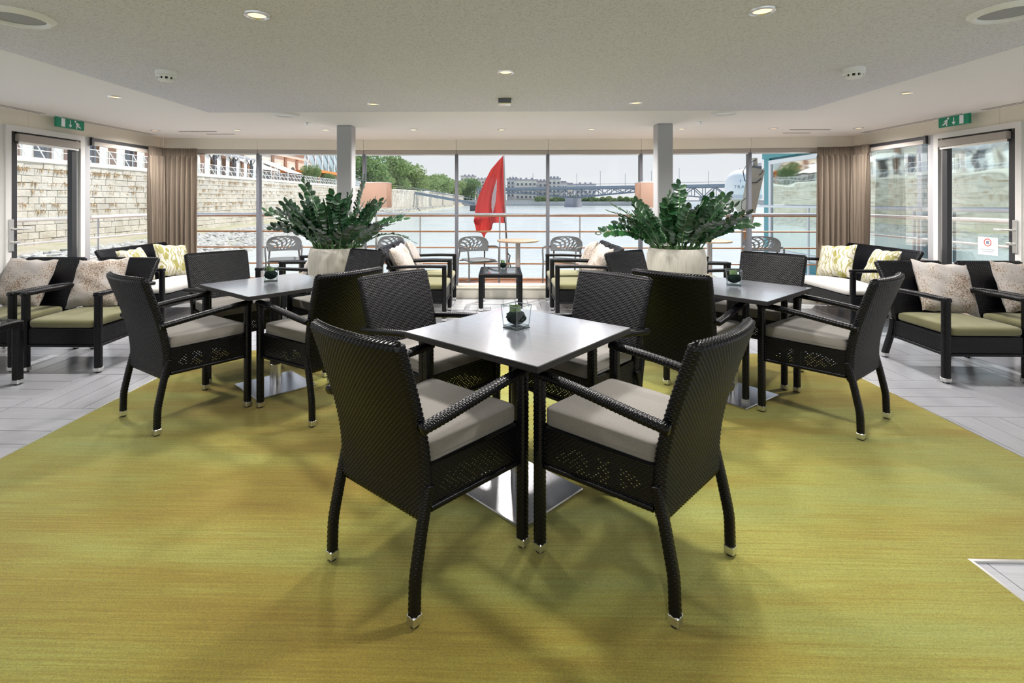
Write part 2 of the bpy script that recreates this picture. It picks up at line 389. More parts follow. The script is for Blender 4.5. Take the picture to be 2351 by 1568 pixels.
def grid_faces(nv, nu, closed):
    i = np.arange(nv-1)[:, None]; j = np.arange(nu if closed else nu-1)[None, :]; j2 = (j+1) % nu
    return np.stack([i*nu+j, i*nu+j2, (i+1)*nu+j2, (i+1)*nu+j], -1).reshape(-1, 4)
def weave(P, closed, ncol, rows, amp):          # woven relief on a grid of points (nv, nu, 3)
    nv, nu = P.shape[:2]
    du = (np.roll(P, -1, 1)-np.roll(P, 1, 1)) if closed else np.gradient(P, axis=1)
    dv = np.gradient(P, axis=0); N = np.cross(du, dv); N /= np.linalg.norm(N, axis=2, keepdims=True)+1e-9
    c = np.arange(nu)[None, :]*ncol/(nu if closed else nu-1); r = np.asarray(rows)[:, None]; rf = np.floor(r+1e-6); fr = r-rf
    d = amp*(.15+.85*(.5+.5*np.cos(PI*(c+rf))))*np.abs(np.sin(PI*fr))**.7
    return P+N*d[..., None]
def rrect(w, h, r, n):                           # n points evenly round a rounded rectangle
    r = min(r, w/2*.99, h/2*.99); pts = []
    for cx_, cy_, a0 in ((w/2-r, -h/2+r, -90), (w/2-r, h/2-r, 0), (-w/2+r, h/2-r, 90), (-w/2+r, -h/2+r, 180)):
        for k in range(7):
            a = R(a0+k*15); pts.append((cx_+r*math.cos(a), cy_+r*math.sin(a)))
    pts = np.array(pts+[pts[0]]); L = np.concatenate([[0], np.cumsum(np.linalg.norm(np.diff(pts, axis=0), axis=1))])
    s_ = np.linspace(0, L[-1], n, endpoint=False); return np.stack([np.interp(s_, L, pts[:, 0]), np.interp(s_, L, pts[:, 1])], 1), L[-1]
PU, PV = .0095, .0085
def smooth_path(pts, n):
    pts = np.array(pts, float); L = np.concatenate([[0], np.cumsum(np.linalg.norm(np.diff(pts, axis=0), axis=1))])
    s_ = np.linspace(0, L[-1], n); P = np.stack([np.interp(s_, L, pts[:, k]) for k in range(3)], 1)
    k = max(1, n//14)
    for _ in range(2):
        Q = np.pad(P, ((k, k), (0, 0)), mode='reflect', reflect_type='odd'); P2 = sum(Q[j:j+n] for j in range(2*k+1))/(2*k+1); P = P2
    return P, L[-1]
def wtube(pts, w, h, side, name='leg', rad=None, amp=.0026, mat='wicker', bend=True, pv=PV):
    L = sum(np.linalg.norm(np.subtract(pts[i+1], pts[i])) for i in range(len(pts)-1))
    nr = max(2, int(round(L/pv))); nv = nr*3+1
    P, _ = smooth_path(pts, nv)
    if not bend:
        P = np.stack([np.linspace(pts[0][k], pts[-1][k], nv) for k in range(3)], 1)
    per = 2*(w+h); nc = 2*max(3, int(round(per/PU/2))); prof, _ = rrect(w, h, rad or min(w, h)*.3, nc*2)
    T = np.gradient(P, axis=0); T /= np.linalg.norm(T, axis=1, keepdims=True); S = np.array(side, float)[None]
    S = S-(T*S).sum(1, keepdims=True)*T; S /= np.linalg.norm(S, axis=1, keepdims=True); B = np.cross(T, S)
    G = P[:, None, :]+S[:, None, :]*prof[None, :, 0:1]+B[:, None, :]*prof[None, :, 1:2]
    rows = np.linspace(0, nr, nv); G = weave(G, True, nc, rows, amp)
    Q = grid_faces(nv, nc*2, True); V = G.reshape(-1, 3)
    a = len(V); V = np.concatenate([V, P[[0, -1]]]); n2 = nc*2
    tr = [(a, (k+1) % n2, k) for k in range(n2)]+[(a+1, (nv-1)*n2+k, (nv-1)*n2+(k+1) % n2) for k in range(n2)]
    return mesh_np(name, V, Q, mat, True, tris=tr)
def wpanel(name, zs, fn, thick, pv=PV, amp=.0046):
    """closed woven slab: fn(z)-> (halfwidth, ycentre, bow) for each height z; rounded at both ends"""
    z0, z1 = zs; L = z1-z0; nr = int(round(L/pv)); nv = nr*3+1
    wmax = max(fn(z0)[0], fn(z1)[0]); per = 2*(2*wmax+thick); nc = 2*int(round(per/PU/2)); nu = int(nc*2.5); nu += nu % 2
    zz = list(np.linspace(z0, z1, nv)); sc_ = [1]*nv; rows = list(np.linspace(0, nr, nv))
    k = 5; r = thick/2
    top = [(z1+r*math.sin(a), max(.03, math.cos(a))) for a in np.linspace(0, PI/2, k+1)[1:]]
    bot = [(z0-r*math.sin(a), max(.03, math.cos(a))) for a in np.linspace(0, PI/2, k+1)[1:]][::-1]
    zz = [b[0] for b in bot]+zz+[b[0] for b in top]; sc_ = [b[1] for b in bot]+sc_+[b[1] for b in top]
    rows = [i/3 for i in range(k)]+[x+k for x in rows]+[nr+k+(i+1)/3 for i in range(k)]
    P = np.zeros((len(zz), nu, 3))
    for i, z in enumerate(zz):
        hw, yc, bow = fn(min(max(z, z0), z1)); th = thick*sc_[i]
        prof, _ = rrect(2*hw-(thick-th)*.8, th, thick*.42, nu)
        x = prof[:, 0]; P[i, :, 0] = x; P[i, :, 1] = yc+prof[:, 1]-bow*(1-(x/hw)**2); P[i, :, 2] = z
    P = weave(P, True, nc, rows, amp)
    return mesh_np(name, P.reshape(-1, 3), grid_faces(len(zz), nu, True), 'wicker', True)
def wsheet(name, a, b, z0, z1, amp=.003, holes=True):   # woven apron between plan points a and b, with open gaps in the weave
    a = np.array(a, float); b = np.array(b, float); L = np.linalg.norm(b-a); nc = int(round(L/PU)); nr = int(round((z1-z0)/PV)); nu = nc*2+1; nv = nr*3+1
    s_ = np.linspace(0, 1, nu); zz = np.linspace(z0, z1, nv)
    P = np.zeros((nv, nu, 3)); P[..., 0] = (a[0]+(b[0]-a[0])*s_)[None]; P[..., 1] = (a[1]+(b[1]-a[1])*s_)[None]; P[..., 2] = zz[:, None]
    G = weave(P, False, nc, np.linspace(0, nr, nv), amp); Q = grid_faces(nv, nu, False)
    if holes:
        ii, jj = Q[:, 0]//nu, Q[:, 0] % nu; u = jj/nu; v = ii/nv
        inside = (((u-.5)/.40)**2+((v-.42)/.30)**2) < 1
        hole = inside & (ii % 6 == 2) & (jj % 4 == 0) & (((jj//4)*7+(ii//6)*3) % 9 < 7)
        hole |= inside & (ii % 6 == 5) & (jj % 4 == 2) & (((jj//4)*5+(ii//6)*3) % 9 < 6)
        Q = Q[~hole]
    Gb = G.copy(); d = np.array([b[1]-a[1], -(b[0]-a[0]), 0])/L
    m = mesh_np(name, G.reshape(-1, 3), Q, 'wicker', True); return m
def superell(name, hw_f, hw_r, hd, h, mat, e1=.35, e2=.16, n=40, m=16, dome=0, yoff=0):
    V = []; Q = []
    sp = lambda x, e: math.copysign(abs(x)**e, x)
    for i in range(m+1):
        ph = -PI/2+PI*i/m
        for k in range(n):
            th = 2*PI*k/n; c = sp(math.cos(ph), e1); x = c*sp(math.cos(th), e2); y = c*sp(math.sin(th), e2); z = sp(math.sin(ph), e1)
            hw = hw_r+(hw_f-hw_r)*(y+1)/2
            V.append((x*hw, y*hd+yoff, h/2*(z+1)+(dome*(1-x*x)*(1-y*y) if z > 0 else 0)))
    return mesh_np(name, V, grid_faces(m+1, n, True), mat, True)
def pillow_mesh(name, w, h, t_, mat, seed, n=22):
    r_ = np.random.default_rng(seed); u = np.linspace(-1, 1, n); U, W = np.meshgrid(u, u)
    ox = U*(1-.07*(1-W**2)); oz = W*(1-.07*(1-U**2)); th = (np.clip((1-U**4)*(1-W**4), 0, 1))**.62
    ph = r_.uniform(0, 6, 4); wr = .05*np.sin(7*U+3*W+ph[0])*np.sin(4*W-3*U+ph[1])+.04*np.sin(11*W+5*U+ph[2])
    th2 = th*(1+wr); V = []
    A = np.stack([ox*w/2, -th2*t_/2, oz*h/2+h/2], -1); B = np.stack([ox*w/2, th2*t_/2, oz*h/2+h/2], -1)
    ripple = .006*np.sin(9*U+ph[3]); A[..., 2] += ripple*np.abs(W); B[..., 2] += ripple*np.abs(W)
    Qa = grid_faces(n, n, False); Qb = Qa[:, ::-1]+n*n
    return mesh_np(name, np.concatenate([A.reshape(-1, 3), B.reshape(-1, 3)]), np.concatenate([Qa, Qb]), mat, True)

# ---------------------------------------------------------------- room shell
XL, XR, ZC, ZP, YB = -4.6, 4.65, 2.223, 2.163, -3.2
BACK = [(XL, 6.83), (-3.37, 6.955), (-1.93, 7.10), (-.625, 7.12), (.659, 7.12), (1.95, 7.10), (3.38, 6.955), (XR, 6.83)]
MOD = .653; PW = MOD/4; X0, Y0 = -3.235, 3.277
me = MB().box((XL-.3, YB, -.16), (XR+.3, 7.3, -.008)).mesh('floor', 'grout'); floor = struct(put('floor', me))
CARX0, CARX1, CARY1, NOTX, NOTY = -2.625, 2.753, 4.56, 1.763, 1.964
plank_me = MB().cbox((-.5, -.5, 0), (.5, .5, .0082), .003).mesh('plank', 'floor_tile')
planks = []
for i in range(-4, 14):
    for j in range(-9, 7):
        mx, my = X0+i*MOD, Y0+j*MOD; along_y = (i+j) % 2 == 0
        for k in range(4):
            if along_y: x0, x1, y0, y1 = mx+k*PW, mx+(k+1)*PW, my, my+MOD
            else: x0, x1, y0, y1 = mx, mx+MOD, my+k*PW, my+(k+1)*PW
            x0, x1, y0, y1 = max(x0, XL), min(x1, XR), max(y0, YB), min(y1, 7.10)
            if x1-x0 < .03 or y1-y0 < .03: continue
            if CARX0 < x0 and x1 < (CARX1 if y0 > NOTY else NOTX) and y1 < CARY1: continue
            xc, yc = (x0+x1)/2, (y0+y1)/2
            d = yc; px_ = PX+F*(CY*xc+SY*yc)/max(.1, CY*yc-SY*xc); py_ = PY+F*H/max(.1, yc)
            vis = yc > 1.2 and -60 < px_ < 2411 and py_ < 1640
            planks.append((0 if vis else 1, d, x0, x1, y0, y1, along_y))
planks.sort(); rest = MB(); g = .0045
for n_, (inv, d, x0, x1, y0, y1, ay) in enumerate(planks):
    if n_ < 300 and not inv:
        L_, W_ = ((y1-y0), (x1-x0)) if ay else ((x1-x0), (y1-y0))
        put('plank', plank_me, floor, ((x0+x1)/2, (y0+y1)/2, -.0082), (0, 0, PI/2 if ay else 0), (L_-g, W_-g, 1))
    else: rest.box((x0+g/2, y0+g/2, -.0082), (x1-g/2, y1-g/2, 0))
o = rest.build('planks', 'floor_tile', floor); o['kind'] = 'stuff'
cb = MB()
poly = [(CARX0, YB+.1), (NOTX, YB+.1), (NOTX, NOTY), (CARX1, NOTY), (CARX1, CARY1), (CARX0, CARY1)]
V = [(x, y, z) for z in (.0005, .008) for x, y in poly]; cb.add(V, [(0, 1, 2, 3, 4, 5), tuple(range(11, 5, -1))]+[(i, (i+1) % 6, (i+1) % 6+6, i+6) for i in range(6)])
carpet = cb.build('carpet', 'carpet'); tag(carpet, 'olive green carpet with ochre streaks under the dining tables', 'carpet')
tr = MB(); tr.box((CARX0-.012, YB+.1, .0005), (CARX0, CARY1, .009)); tr.box((CARX1, NOTY, .0005), (CARX1+.012, CARY1, .009)); tr.box((NOTX, YB+.1, .0005), (NOTX+.012, NOTY-.012, .009)); tr.box((CARX0-.012, CARY1, .0005), (CARX1+.012, CARY1+.012, .009)); tr.box((NOTX, NOTY-.012, .0005), (CARX1+.012, NOTY, .009))
tr.build('edge_strip', 'silver', carpet)

struct(put('ceiling', MB().box((XL-.3, YB, ZC), (XR+.3, 7.25, ZC+.12)).mesh('ceiling', 'ceiling_smooth')))
pn = MB().cbox((-2.65, YB+.02, ZP), (2.70, 4.56, ZC+.001), .004).mesh('ceiling_panel', 'ceiling_plaster'); struct(put('ceiling_2', pn))

def wall_quad(p, q, z0, z1, th, out):             # upright slab between plan points, thickened outwards
    p, q = Vector((*p, 0)), Vector((*q, 0)); n = Vector(out)*th
    m = MB(); V = [(v.x+e.x, v.y+e.y, z) for z in (z0, z1) for v, e in ((p, Vector((0, 0, 0))), (q, Vector((0, 0, 0))), (q, n), (p, n))]
    return V
def slab(m, p, q, z0, z1, th, out):
    return m.add(wall_quad(p, q, z0, z1, th, out), [(3, 2, 1, 0), (4, 5, 6, 7), (0, 1, 5, 4), (1, 2, 6, 5), (2, 3, 7, 6), (3, 0, 4, 7)])
# stern wall: header in seven panels, sill, seven windows
wb = struct(put('wall_back', None))
for i in range(7):
    p, q = BACK[i], BACK[i+1]; m = MB(); e = Vector((q[0]-p[0], q[1]-p[1])).normalized()*.0015
    slab(m, (p[0]+e.x, p[1]+e.y), (q[0]-e.x, q[1]-e.y), 2.075, ZC, .14, (0, 1, 0)); m.build('header_panel', 'header_paint', wb)
    m = MB(); slab(m, p, q, 2.075, 2.10, .04, (0, -1, 0)); 
tm = struct(put('trim_1', None)); 
for i in range(7):
    p, q = BACK[i], BACK[i+1]
    m = MB(); slab(m, p, q, 0, .135, .25, (0, 1, 0)); m.build('sill_base', 'sill_paint', tm)
    m = MB(); slab(m, (p[0], p[1]-.012), (q[0], q[1]-.012), .137, .152, .2, (0, 1, 0)); slab(m, (p[0], p[1]+.02), (q[0], q[1]+.02), .153, .18, .2, (0, 1, 0)); m.build('sill_ledge', 'sill_paint', tm)
GL = [(x, y+.07) for x, y in BACK]
for i in range(7):
    p, q = GL[i], GL[i+1]; w = struct(put('window_%d' % (i+1), None))
    put('pane', mesh_np('pane', [(p[0], p[1], .18), (q[0], q[1], .18), (q[0], q[1], 2.06), (p[0], p[1], 2.06)], [(0, 1, 2, 3)], 'window_glass', False), w)
    m = MB(); slab(m, (p[0]+.004, p[1]-.055), (q[0]-.004, q[1]-.055), 2.02, 2.073, .09, (0, 1, 0)); m.build('blind_cassette', 'blind_fabric', w)
    m = MB(); slab(m, (p[0]+.01, p[1]-.04), (q[0]-.01, q[1]-.04), 2.002, 2.02, .02, (0, 1, 0)); m.build('blind_bar', 'silver', w)
    if i: MB().cbox((p[0]-.022, p[1]-.05, .17), (p[0]+.022, p[1]+.03, 2.07), .004).build('mullion', 'mullion_metal', w)

# side walls: panelled header, window, glazed door, and the run of windows towards the bow
def side(sgn, X, ydoor, name, k):
    w = struct(put(name, None)); y0d, y1d = ydoor; nx = (sgn, 0, 0)
    for a, b in ((YB, -.6), (-.598, 1.9), (1.902, 4.848), (4.85, 6.83)):
        m = MB(); slab(m, (X, a), (X, b), 2.075, ZC, .14, nx); m.build('header_panel', 'header_paint', w)
    m = MB(); slab(m, (X, YB), (X, y0d-.09), 0, .75, .14, nx); slab(m, (X, y1d+.12), (X, 6.83), 0, .18, .14, nx)
    m.build('parapet', 'white_paint', w)
    for a, b in ((y0d-.45, y0d-.055), (2.35, 2.55), (.5, .7), (-1.3, -1.1), (-3.2, -3.0)):
        m = MB(); slab(m, (X, a), (X, b), .75 if b < y0d-.1 else 0, 2.075, .14, nx); m.build('wall_post', 'white_paint', w)
    m = MB(); slab(m, (X-sgn*.012, y1d+.055), (X-sgn*.012, y1d+.135), .18, 2.075, .15, nx); m.build('wall_post', 'column_paint', w)
    d = struct(put('door_%d' % k, None))
    m = MB(); x_ = X-sgn*.02
    slab(m, (x_, y0d-.055), (x_, y0d), 0, 2.075, .1, nx); slab(m, (x_, y1d), (x_, y1d+.055), 0, 2.075, .1, nx); slab(m, (x_, y0d), (x_, y1d), 2.02, 2.075, .1, nx); m.build('door_frame', 'white_paint', d)
    m = MB(); slab(m, (X+sgn*.0, y0d+.002), (X, y0d+.075), .02, 2.018, .05, nx); slab(m, (X, y1d-.09), (X, y1d-.03), .02, 2.018, .05, nx); slab(m, (X, y0d+.05), (X, y1d-.09), .02, .16, .05, nx); slab(m, (X, y0d+.05), (X, y1d-.09), 1.98, 2.018, .05, nx); m.build('door_leaf', 'dark_frame', d)
    m = MB(); slab(m, (X, y1d-.03), (X, y1d-.002), .02, 2.018, .05, nx); m.build('jamb_strip', 'silver', d)
    put('pane', mesh_np('pane', [(X+sgn*.025, y0d+.05, .16), (X+sgn*.025, y1d-.09, .16), (X+sgn*.025, y1d-.09, 1.98), (X+sgn*.025, y0d+.05, 1.98)], [(0, 1, 2, 3)], 'window_glass', False), d)
    m = MB(); slab(m, (X-sgn*.045, y0d+.055), (X-sgn*.045, y1d-.03), 1.93, 2.0, .045, nx); m.build('blind_cassette', 'blind_fabric', d)
    m = MB(); slab(m, (X-sgn*.03, y0d+.06), (X-sgn*.03, y1d-.035), 1.905, 1.93, .02, nx); m.build('blind_bar', 'silver', d)
    m = MB().cbox((X-sgn*.028-.006, y0d-.028, .89), (X-sgn*.028+.006, y0d+.012, 1.19), .003); hp = m.build('handle_plate', 'silver', d)
    m = MB().tube([(X-sgn*.03, y0d-.008, 1.10), (X-sgn*.075, y0d-.008, 1.10), (X-sgn*.08, y0d+.02, 1.10), (X-sgn*.08, y0d+.13, 1.10)], .010, 8); m.build('handle_lever', 'silver', d, True)
    m = MB().tube([(X-sgn*.03, y0d-.008, .975), (X-sgn*.06, y0d-.008, .975)], .012, 8).cbox((X-sgn*.06-.006, y0d-.01, .963), (X-sgn*.06+.006, y0d+.04, .987), .003); m.build('thumb_turn', 'silver', d)
    n_ = struct(put('window_%d' % (7+k), None)); ya, yb = y1d+.135, 6.80
    put('pane', mesh_np('pane', [(X+sgn*.06, ya, .18), (X+sgn*.06, yb, .18), (X+sgn*.06, yb, 2.06), (X+sgn*.06, ya, 2.06)], [(0, 1, 2, 3)], 'window_glass', False), n_)
    m = MB(); slab(m, (X-sgn*.03, ya+.01), (X-sgn*.03, 6.62), 2.0, 2.07, .06, nx); slab(m, (X-sgn*.04, ya-.004), (X-sgn*.04, ya+.02), 1.985, 2.074, .07, nx); m.build('blind_cassette', 'dark_frame', n_)
    m = MB(); slab(m, (X-sgn*.036, ya+.03), (X-sgn*.036, 6.6), 1.985, 2.03, .03, nx); m.build('blind_bar', 'blind_fabric', n_)
    # long slot diffuser along the ceiling edge
    m = MB(); xx = X-sgn*.13
    for a, b in ((2.6, 4.9), (5.1, 6.5)):
        m.box((min(xx, xx+sgn*.012), a, ZC-.004), (max(xx, xx+sgn*.012), b, ZC+.001)); m.box((min(xx+sgn*.05, xx+sgn*.062), a, ZC-.004), (max(xx+sgn*.05, xx+sgn*.062), b, ZC+.001))
    o = m.build('trim_%d' % (k+1), 'blind_fabric'); struct(o)
side(-1, XL, (4.66, 5.445), 'wall_left', 1)
side(1, XR, (4.69, 5.50), 'wall_right', 2)

for nm, x, y in (('column_1', -1.78, 5.735), ('column_2', 1.826, 5.69)):
    struct(put(nm, MB().cbox((x-.085, y, 0), (x+.085, y+.17, ZC), .008).mesh('column', 'column_paint')))

# curtains gathered in the two corners
def curtain(sgn, X, lab):
    pts = []; n = 150
    A = np.array([X-sgn*.09, 6.42]); B = np.array([X-sgn*.11, 6.70]); C = np.array([X-sgn*.50, 6.775])
    s_ = np.linspace(0, 1, n)
    path = np.where((s_ < .5)[:, None], A+(B-A)*(s_/.5)[:, None], B+(C-B)*((s_-.5)/.5)[:, None])
    nrm = np.where((s_ < .5)[:, None], np.array([-sgn, 0.])[None], np.array([0., -1.])[None])
    kk = np.clip((s_-.42)/.16, 0, 1)[:, None]; nrm = nrm*0+np.array([-sgn, 0.])*(1-kk)+np.array([0., -1.])*kk
    zs = np.concatenate([np.linspace(.02, 1.95, 40), np.linspace(1.96, 2.07, 8)]); V = []
    rr = np.random.default_rng(3 if sgn < 0 else 5); ph = np.cumsum(rr.uniform(.6, 1.5, n)); ph = ph/ph[-1]*2*PI*13
    for z in zs:
        am = (.032+.012*math.sin(z*1.3)) if z < 1.955 else .016; off = .02*math.sin(z*1.1+sgn)
        fr = 1 if z < 1.955 else 2
        d = am*np.sin(ph*fr+.5*math.sin(z*1.7))+.01*np.sin(ph*.37+z*2)
        p = path+nrm*(d+.0)[:, None]; p[:, 0] += -sgn*off*.4*np.abs(s_-.5)
        V.append(np.concatenate([p, np.full((n, 1), z)], 1))
    V = np.array(V); me = mesh_np('curtain', V.reshape(-1, 3), grid_faces(len(zs), n, False), 'curtain', True)
    o = put('curtain', me); tag(o, lab, 'curtain', 'corner curtains')
curtain(-1, XL, 'pleated beige curtain in the corner on the stone embankment side')
curtain(1, XR, 'pleated beige curtain in the corner beside the teal building')

# ---------------------------------------------------------------- ceiling fittings
def downlight(x, y, z, label, first=[None]):
    if first[0] is None:
        t = thing('downlight', label, 'ceiling light', (x, y, z), 0, 'recessed ceiling downlights')
        MB().lathe([(.036, -.002), (.040, -.008), (.052, -.006), (.054, .0)], 28, cap=False).build('trim_ring', 'silver', t, True)
        MB().lathe([(.037, -.003), (.037, -.0025), (.022, -.0012), (.001, -.001)], 24, cap=False).build('bulb', 'bulb_warm', t, True)
        first[0] = t
    else: t = dup(first[0], (x, y, z), 0, label)
    ld = bpy.data.lights.get('downlight_beam')
    if ld is None:
        ld = bpy.data.lights.new('downlight_beam', 'SPOT'); ld.energy = LAMP_W; ld.spot_size = R(165); ld.spot_blend = .7; ld.shadow_soft_size = .10; ld.color = (1, .965, .94)
    l = bpy.data.objects.new('downlight_beam', ld); col.objects.link(l); l.parent = t; l.location = (0, 0, -.03)
DL = [(-1.05, 2.167, 'front row on the embankment side, above the nearest table'), (1.10, 2.167, 'front row on the teal building side, above the nearest table'), (.03, 3.158, 'alone between the two smoke detectors'),
      (-1.05, 4.165, 'rear of the lowered panel, embankment side of the motion sensor'), (1.10, 4.165, 'rear of the lowered panel, teal side of the motion sensor')]
for x, y, s_ in DL: downlight(x, y, ZP, 'unseen added downlight, '+s_)
DL2 = [(-3.19, 4.13, 'in the outer ceiling near the embankment side door'), (3.23, 4.125, 'in the outer ceiling near the door with the paper notice'),
       (-4.2, 6.09, 'in the outer ceiling above the sofa by the stone wall'), (4.2, 6.075, 'in the outer ceiling above the sofa by the teal building'), (-3.19, 6.09, 'second from the embankment side in the stern row'),
       (-2.11, 6.09, 'third from the embankment side in the stern row'), (-1.05, 6.10, 'stern row, between the embankment side column and the flag'), (.005, 6.12, 'in the middle of the stern row above the glass table'),
       (1.08, 6.11, 'stern row, between the flag and the other column'), (2.15, 6.10, 'stern row, third from the teal building side'), (3.22, 6.09, 'stern row, second from the teal building side')]
for x, y, s_ in DL2: downlight(x, y, ZC, 'unseen added downlight, '+s_)
for x, y, s_ in ((.03, -.84, 'alone between the two rows behind the camera'), (-1.05, -1.83, 'embankment side of the last row behind the camera'), (1.1, -1.83, 'teal side of the last row behind the camera')): downlight(x, y, ZP, 'unseen added downlight, '+s_)  # unseen lamps added to put highlights on the chair backs
def speaker(x, y, z, r, label, gm='speaker_mesh'):
    t = thing('ceiling_speaker', label, 'speaker', (x, y, z), 0, 'round ceiling speakers')
    MB().lathe([(r*.74, -.004), (r*.78, -.018), (r*.86, -.020), (r, -.004), (r, .0)], 40, cap=False).build('rim', 'white_plastic', t, True)
    MB().lathe([(r*.76, -.006), (r*.4, -.009), (.002, -.010)], 40, cap=False).build('grille', gm, t, True)
speaker(-2.10, 2.16, ZP, .135, 'round white ceiling speaker at the upper corner on the embankment side'); speaker(2.14, 2.19, ZP, .135, 'round white ceiling speaker at the upper corner on the teal building side')
speaker(-2.13, 5.0, ZC, .13, 'round white ceiling speaker behind the lowered panel, embankment side', 'white_plastic'); speaker(2.177, 5.0, ZC, .13, 'round white ceiling speaker behind the lowered panel, teal building side', 'white_plastic')
def smoke(x, y, label):
    t = thing('smoke_detector', label, 'smoke detector', (x, y, ZP), 0, 'smoke detectors')
    MB().lathe([(.058, 0), (.059, -.026), (.055, -.030), (.050, -.031)], 32, cap=False).build('base', 'white_plastic', t, True)
    MB().lathe([(.057, -.030), (.054, -.037), (.049, -.040), (.049, -.028)], 32, cap=False).build('collar', 'white_plastic', t, True)
    MB().lathe([(.042, -.052), (.042, -.057), (.034, -.062), (.001, -.063)], 32, cap=False).build('cap', 'white_plastic', t, True)
    m = MB(); s_ = MB()
    m.lathe([(.044, -.030), (.038, -.052), (.002, -.052)], 28, cap=False)
    m.build('dark_core', 'black_rubber', t, True)
    for k in range(10): s_.cbox((.038, -.006, -.054), (.05, .006, -.036), .001, Matrix.Rotation(2*PI*k/10, 4, 'Z'))
    s_.build('rib', 'white_plastic', t)
smoke(-2.07, 3.10, 'round white smoke detector on the embankment side of the ceiling panel'); smoke(2.13, 3.12, 'round white smoke detector on the teal building side of the ceiling panel')
t = thing('motion_sensor', 'small grey box sensor under the middle of the ceiling panel', 'sensor', (.03, 4.0, ZP))
MB().cbox((-.05, -.04, -.035), (.05, .04, 0), .004).build('housing', 'mullion_metal', t); MB().cbox((-.047, -.046, -.047), (.047, .03, -.034), .004).build('lens', 'silver', t)
for x, y, s_ in ((-2.137, 5.565, 'embankment side'), (2.168, 5.57, 'teal building side')):
    t = thing('sprinkler', 'small chrome ceiling sprinkler beside the column, '+s_, 'sprinkler', (x, y, ZC), 0, 'ceiling sprinklers')
    MB().lathe([(.038, 0), (.036, -.006), (.012, -.009)], 24, cap=False).build('flange', 'silver', t, True); MB().lathe([(.010, -.006), (.009, -.024), (.022, -.026), (.022, -.029), (.001, -.030)], 20, cap=False).build('head', 'silver', t, True)
for x0, x1, y, s_ in ((-3.976, -3.509, 6.2, 'longer slot above the embankment side sofa'), (-3.77, -3.41, 6.44, 'shorter slot above the embankment side sofa'), (3.475, 3.954, 6.2, 'longer slot above the teal building side sofa'), (3.555, 3.90, 6.5, 'shorter slot above the teal building side sofa')):
    t = thing('slot_vent', 'thin grey air slot in the outer ceiling, '+s_, 'air vent', ((x0+x1)/2, y, ZC), 0, 'ceiling air slots'); w = (x1-x0)/2
    MB().cbox((-w, -.014, -.005), (w, .014, 0), .002).build('frame', 'column_paint', t); MB().cbox((-w+.01, -.006, -.007), (w-.01, .006, -.004), .001).build('slot', 'blind_fabric', t)
# exit signs
def exit_sign(sgn, X, label):
    t = thing('exit_sign', label, 'exit sign', (X, 5.21, 2.118), 0, 'emergency exit signs'); L = .345; h = .10
    MB().cbox((-.014, -L/2, 0), (.014, L/2, h), .004).build('case', 'sign_green', t)
    MB().cbox((-.015, -L/2, h-.001), (.015, L/2, h+.004), .001).build('top_edge', 'white_plastic', t)
    for y_ in (-.1, .1): MB().tube([(0, y_, h), (0, y_, ZC-2.118)], .004, 6).build('hanger', 'white_plastic', t)
    xx = -sgn*.0146; f = lambda u: (u-.5)*L
    def poly(name, pts):
        m = MB(); n = len(pts); V = [(xx+e, f(u), v*h) for e in (0, -sgn*.0012) for u, v in pts]
        m.add(V, [tuple(range(n)), tuple(range(2*n-1, n-1, -1))]+[(i, (i+1) % n, (i+1) % n+n, i+n) for i in range(n)]); m.build(name, 'sign_white', t)
    poly('door_symbol', [(.16, .08), (.29, .08), (.29, .92), (.16, .92)])
    poly('arrow', [(.463, .85), (.463, .38), (.415, .38), (.475, .08), (.535, .38), (.488, .38), (.488, .85)])
    poly('runner_head', [(.655+.035*math.cos(a), .82+.11*math.sin(a)) for a in np.linspace(0, 2*PI, 12)[:-1]])
    poly('runner', [(.66, .70), (.72, .72), (.79, .60), (.81, .48), (.79, .47), (.765, .56), (.745, .58), (.765, .42), (.86, .24), (.855, .16), (.76, .26), (.725, .30), (.715, .05), (.69, .05), (.685, .28), (.715, .40), (.70, .46), (.675, .40), (.665, .44), (.695, .56)])
exit_sign(-1, XL+.10, 'green emergency exit sign above the door on the embankment side'); exit_sign(1, XR-.10, 'green emergency exit sign above the door with the paper notice')

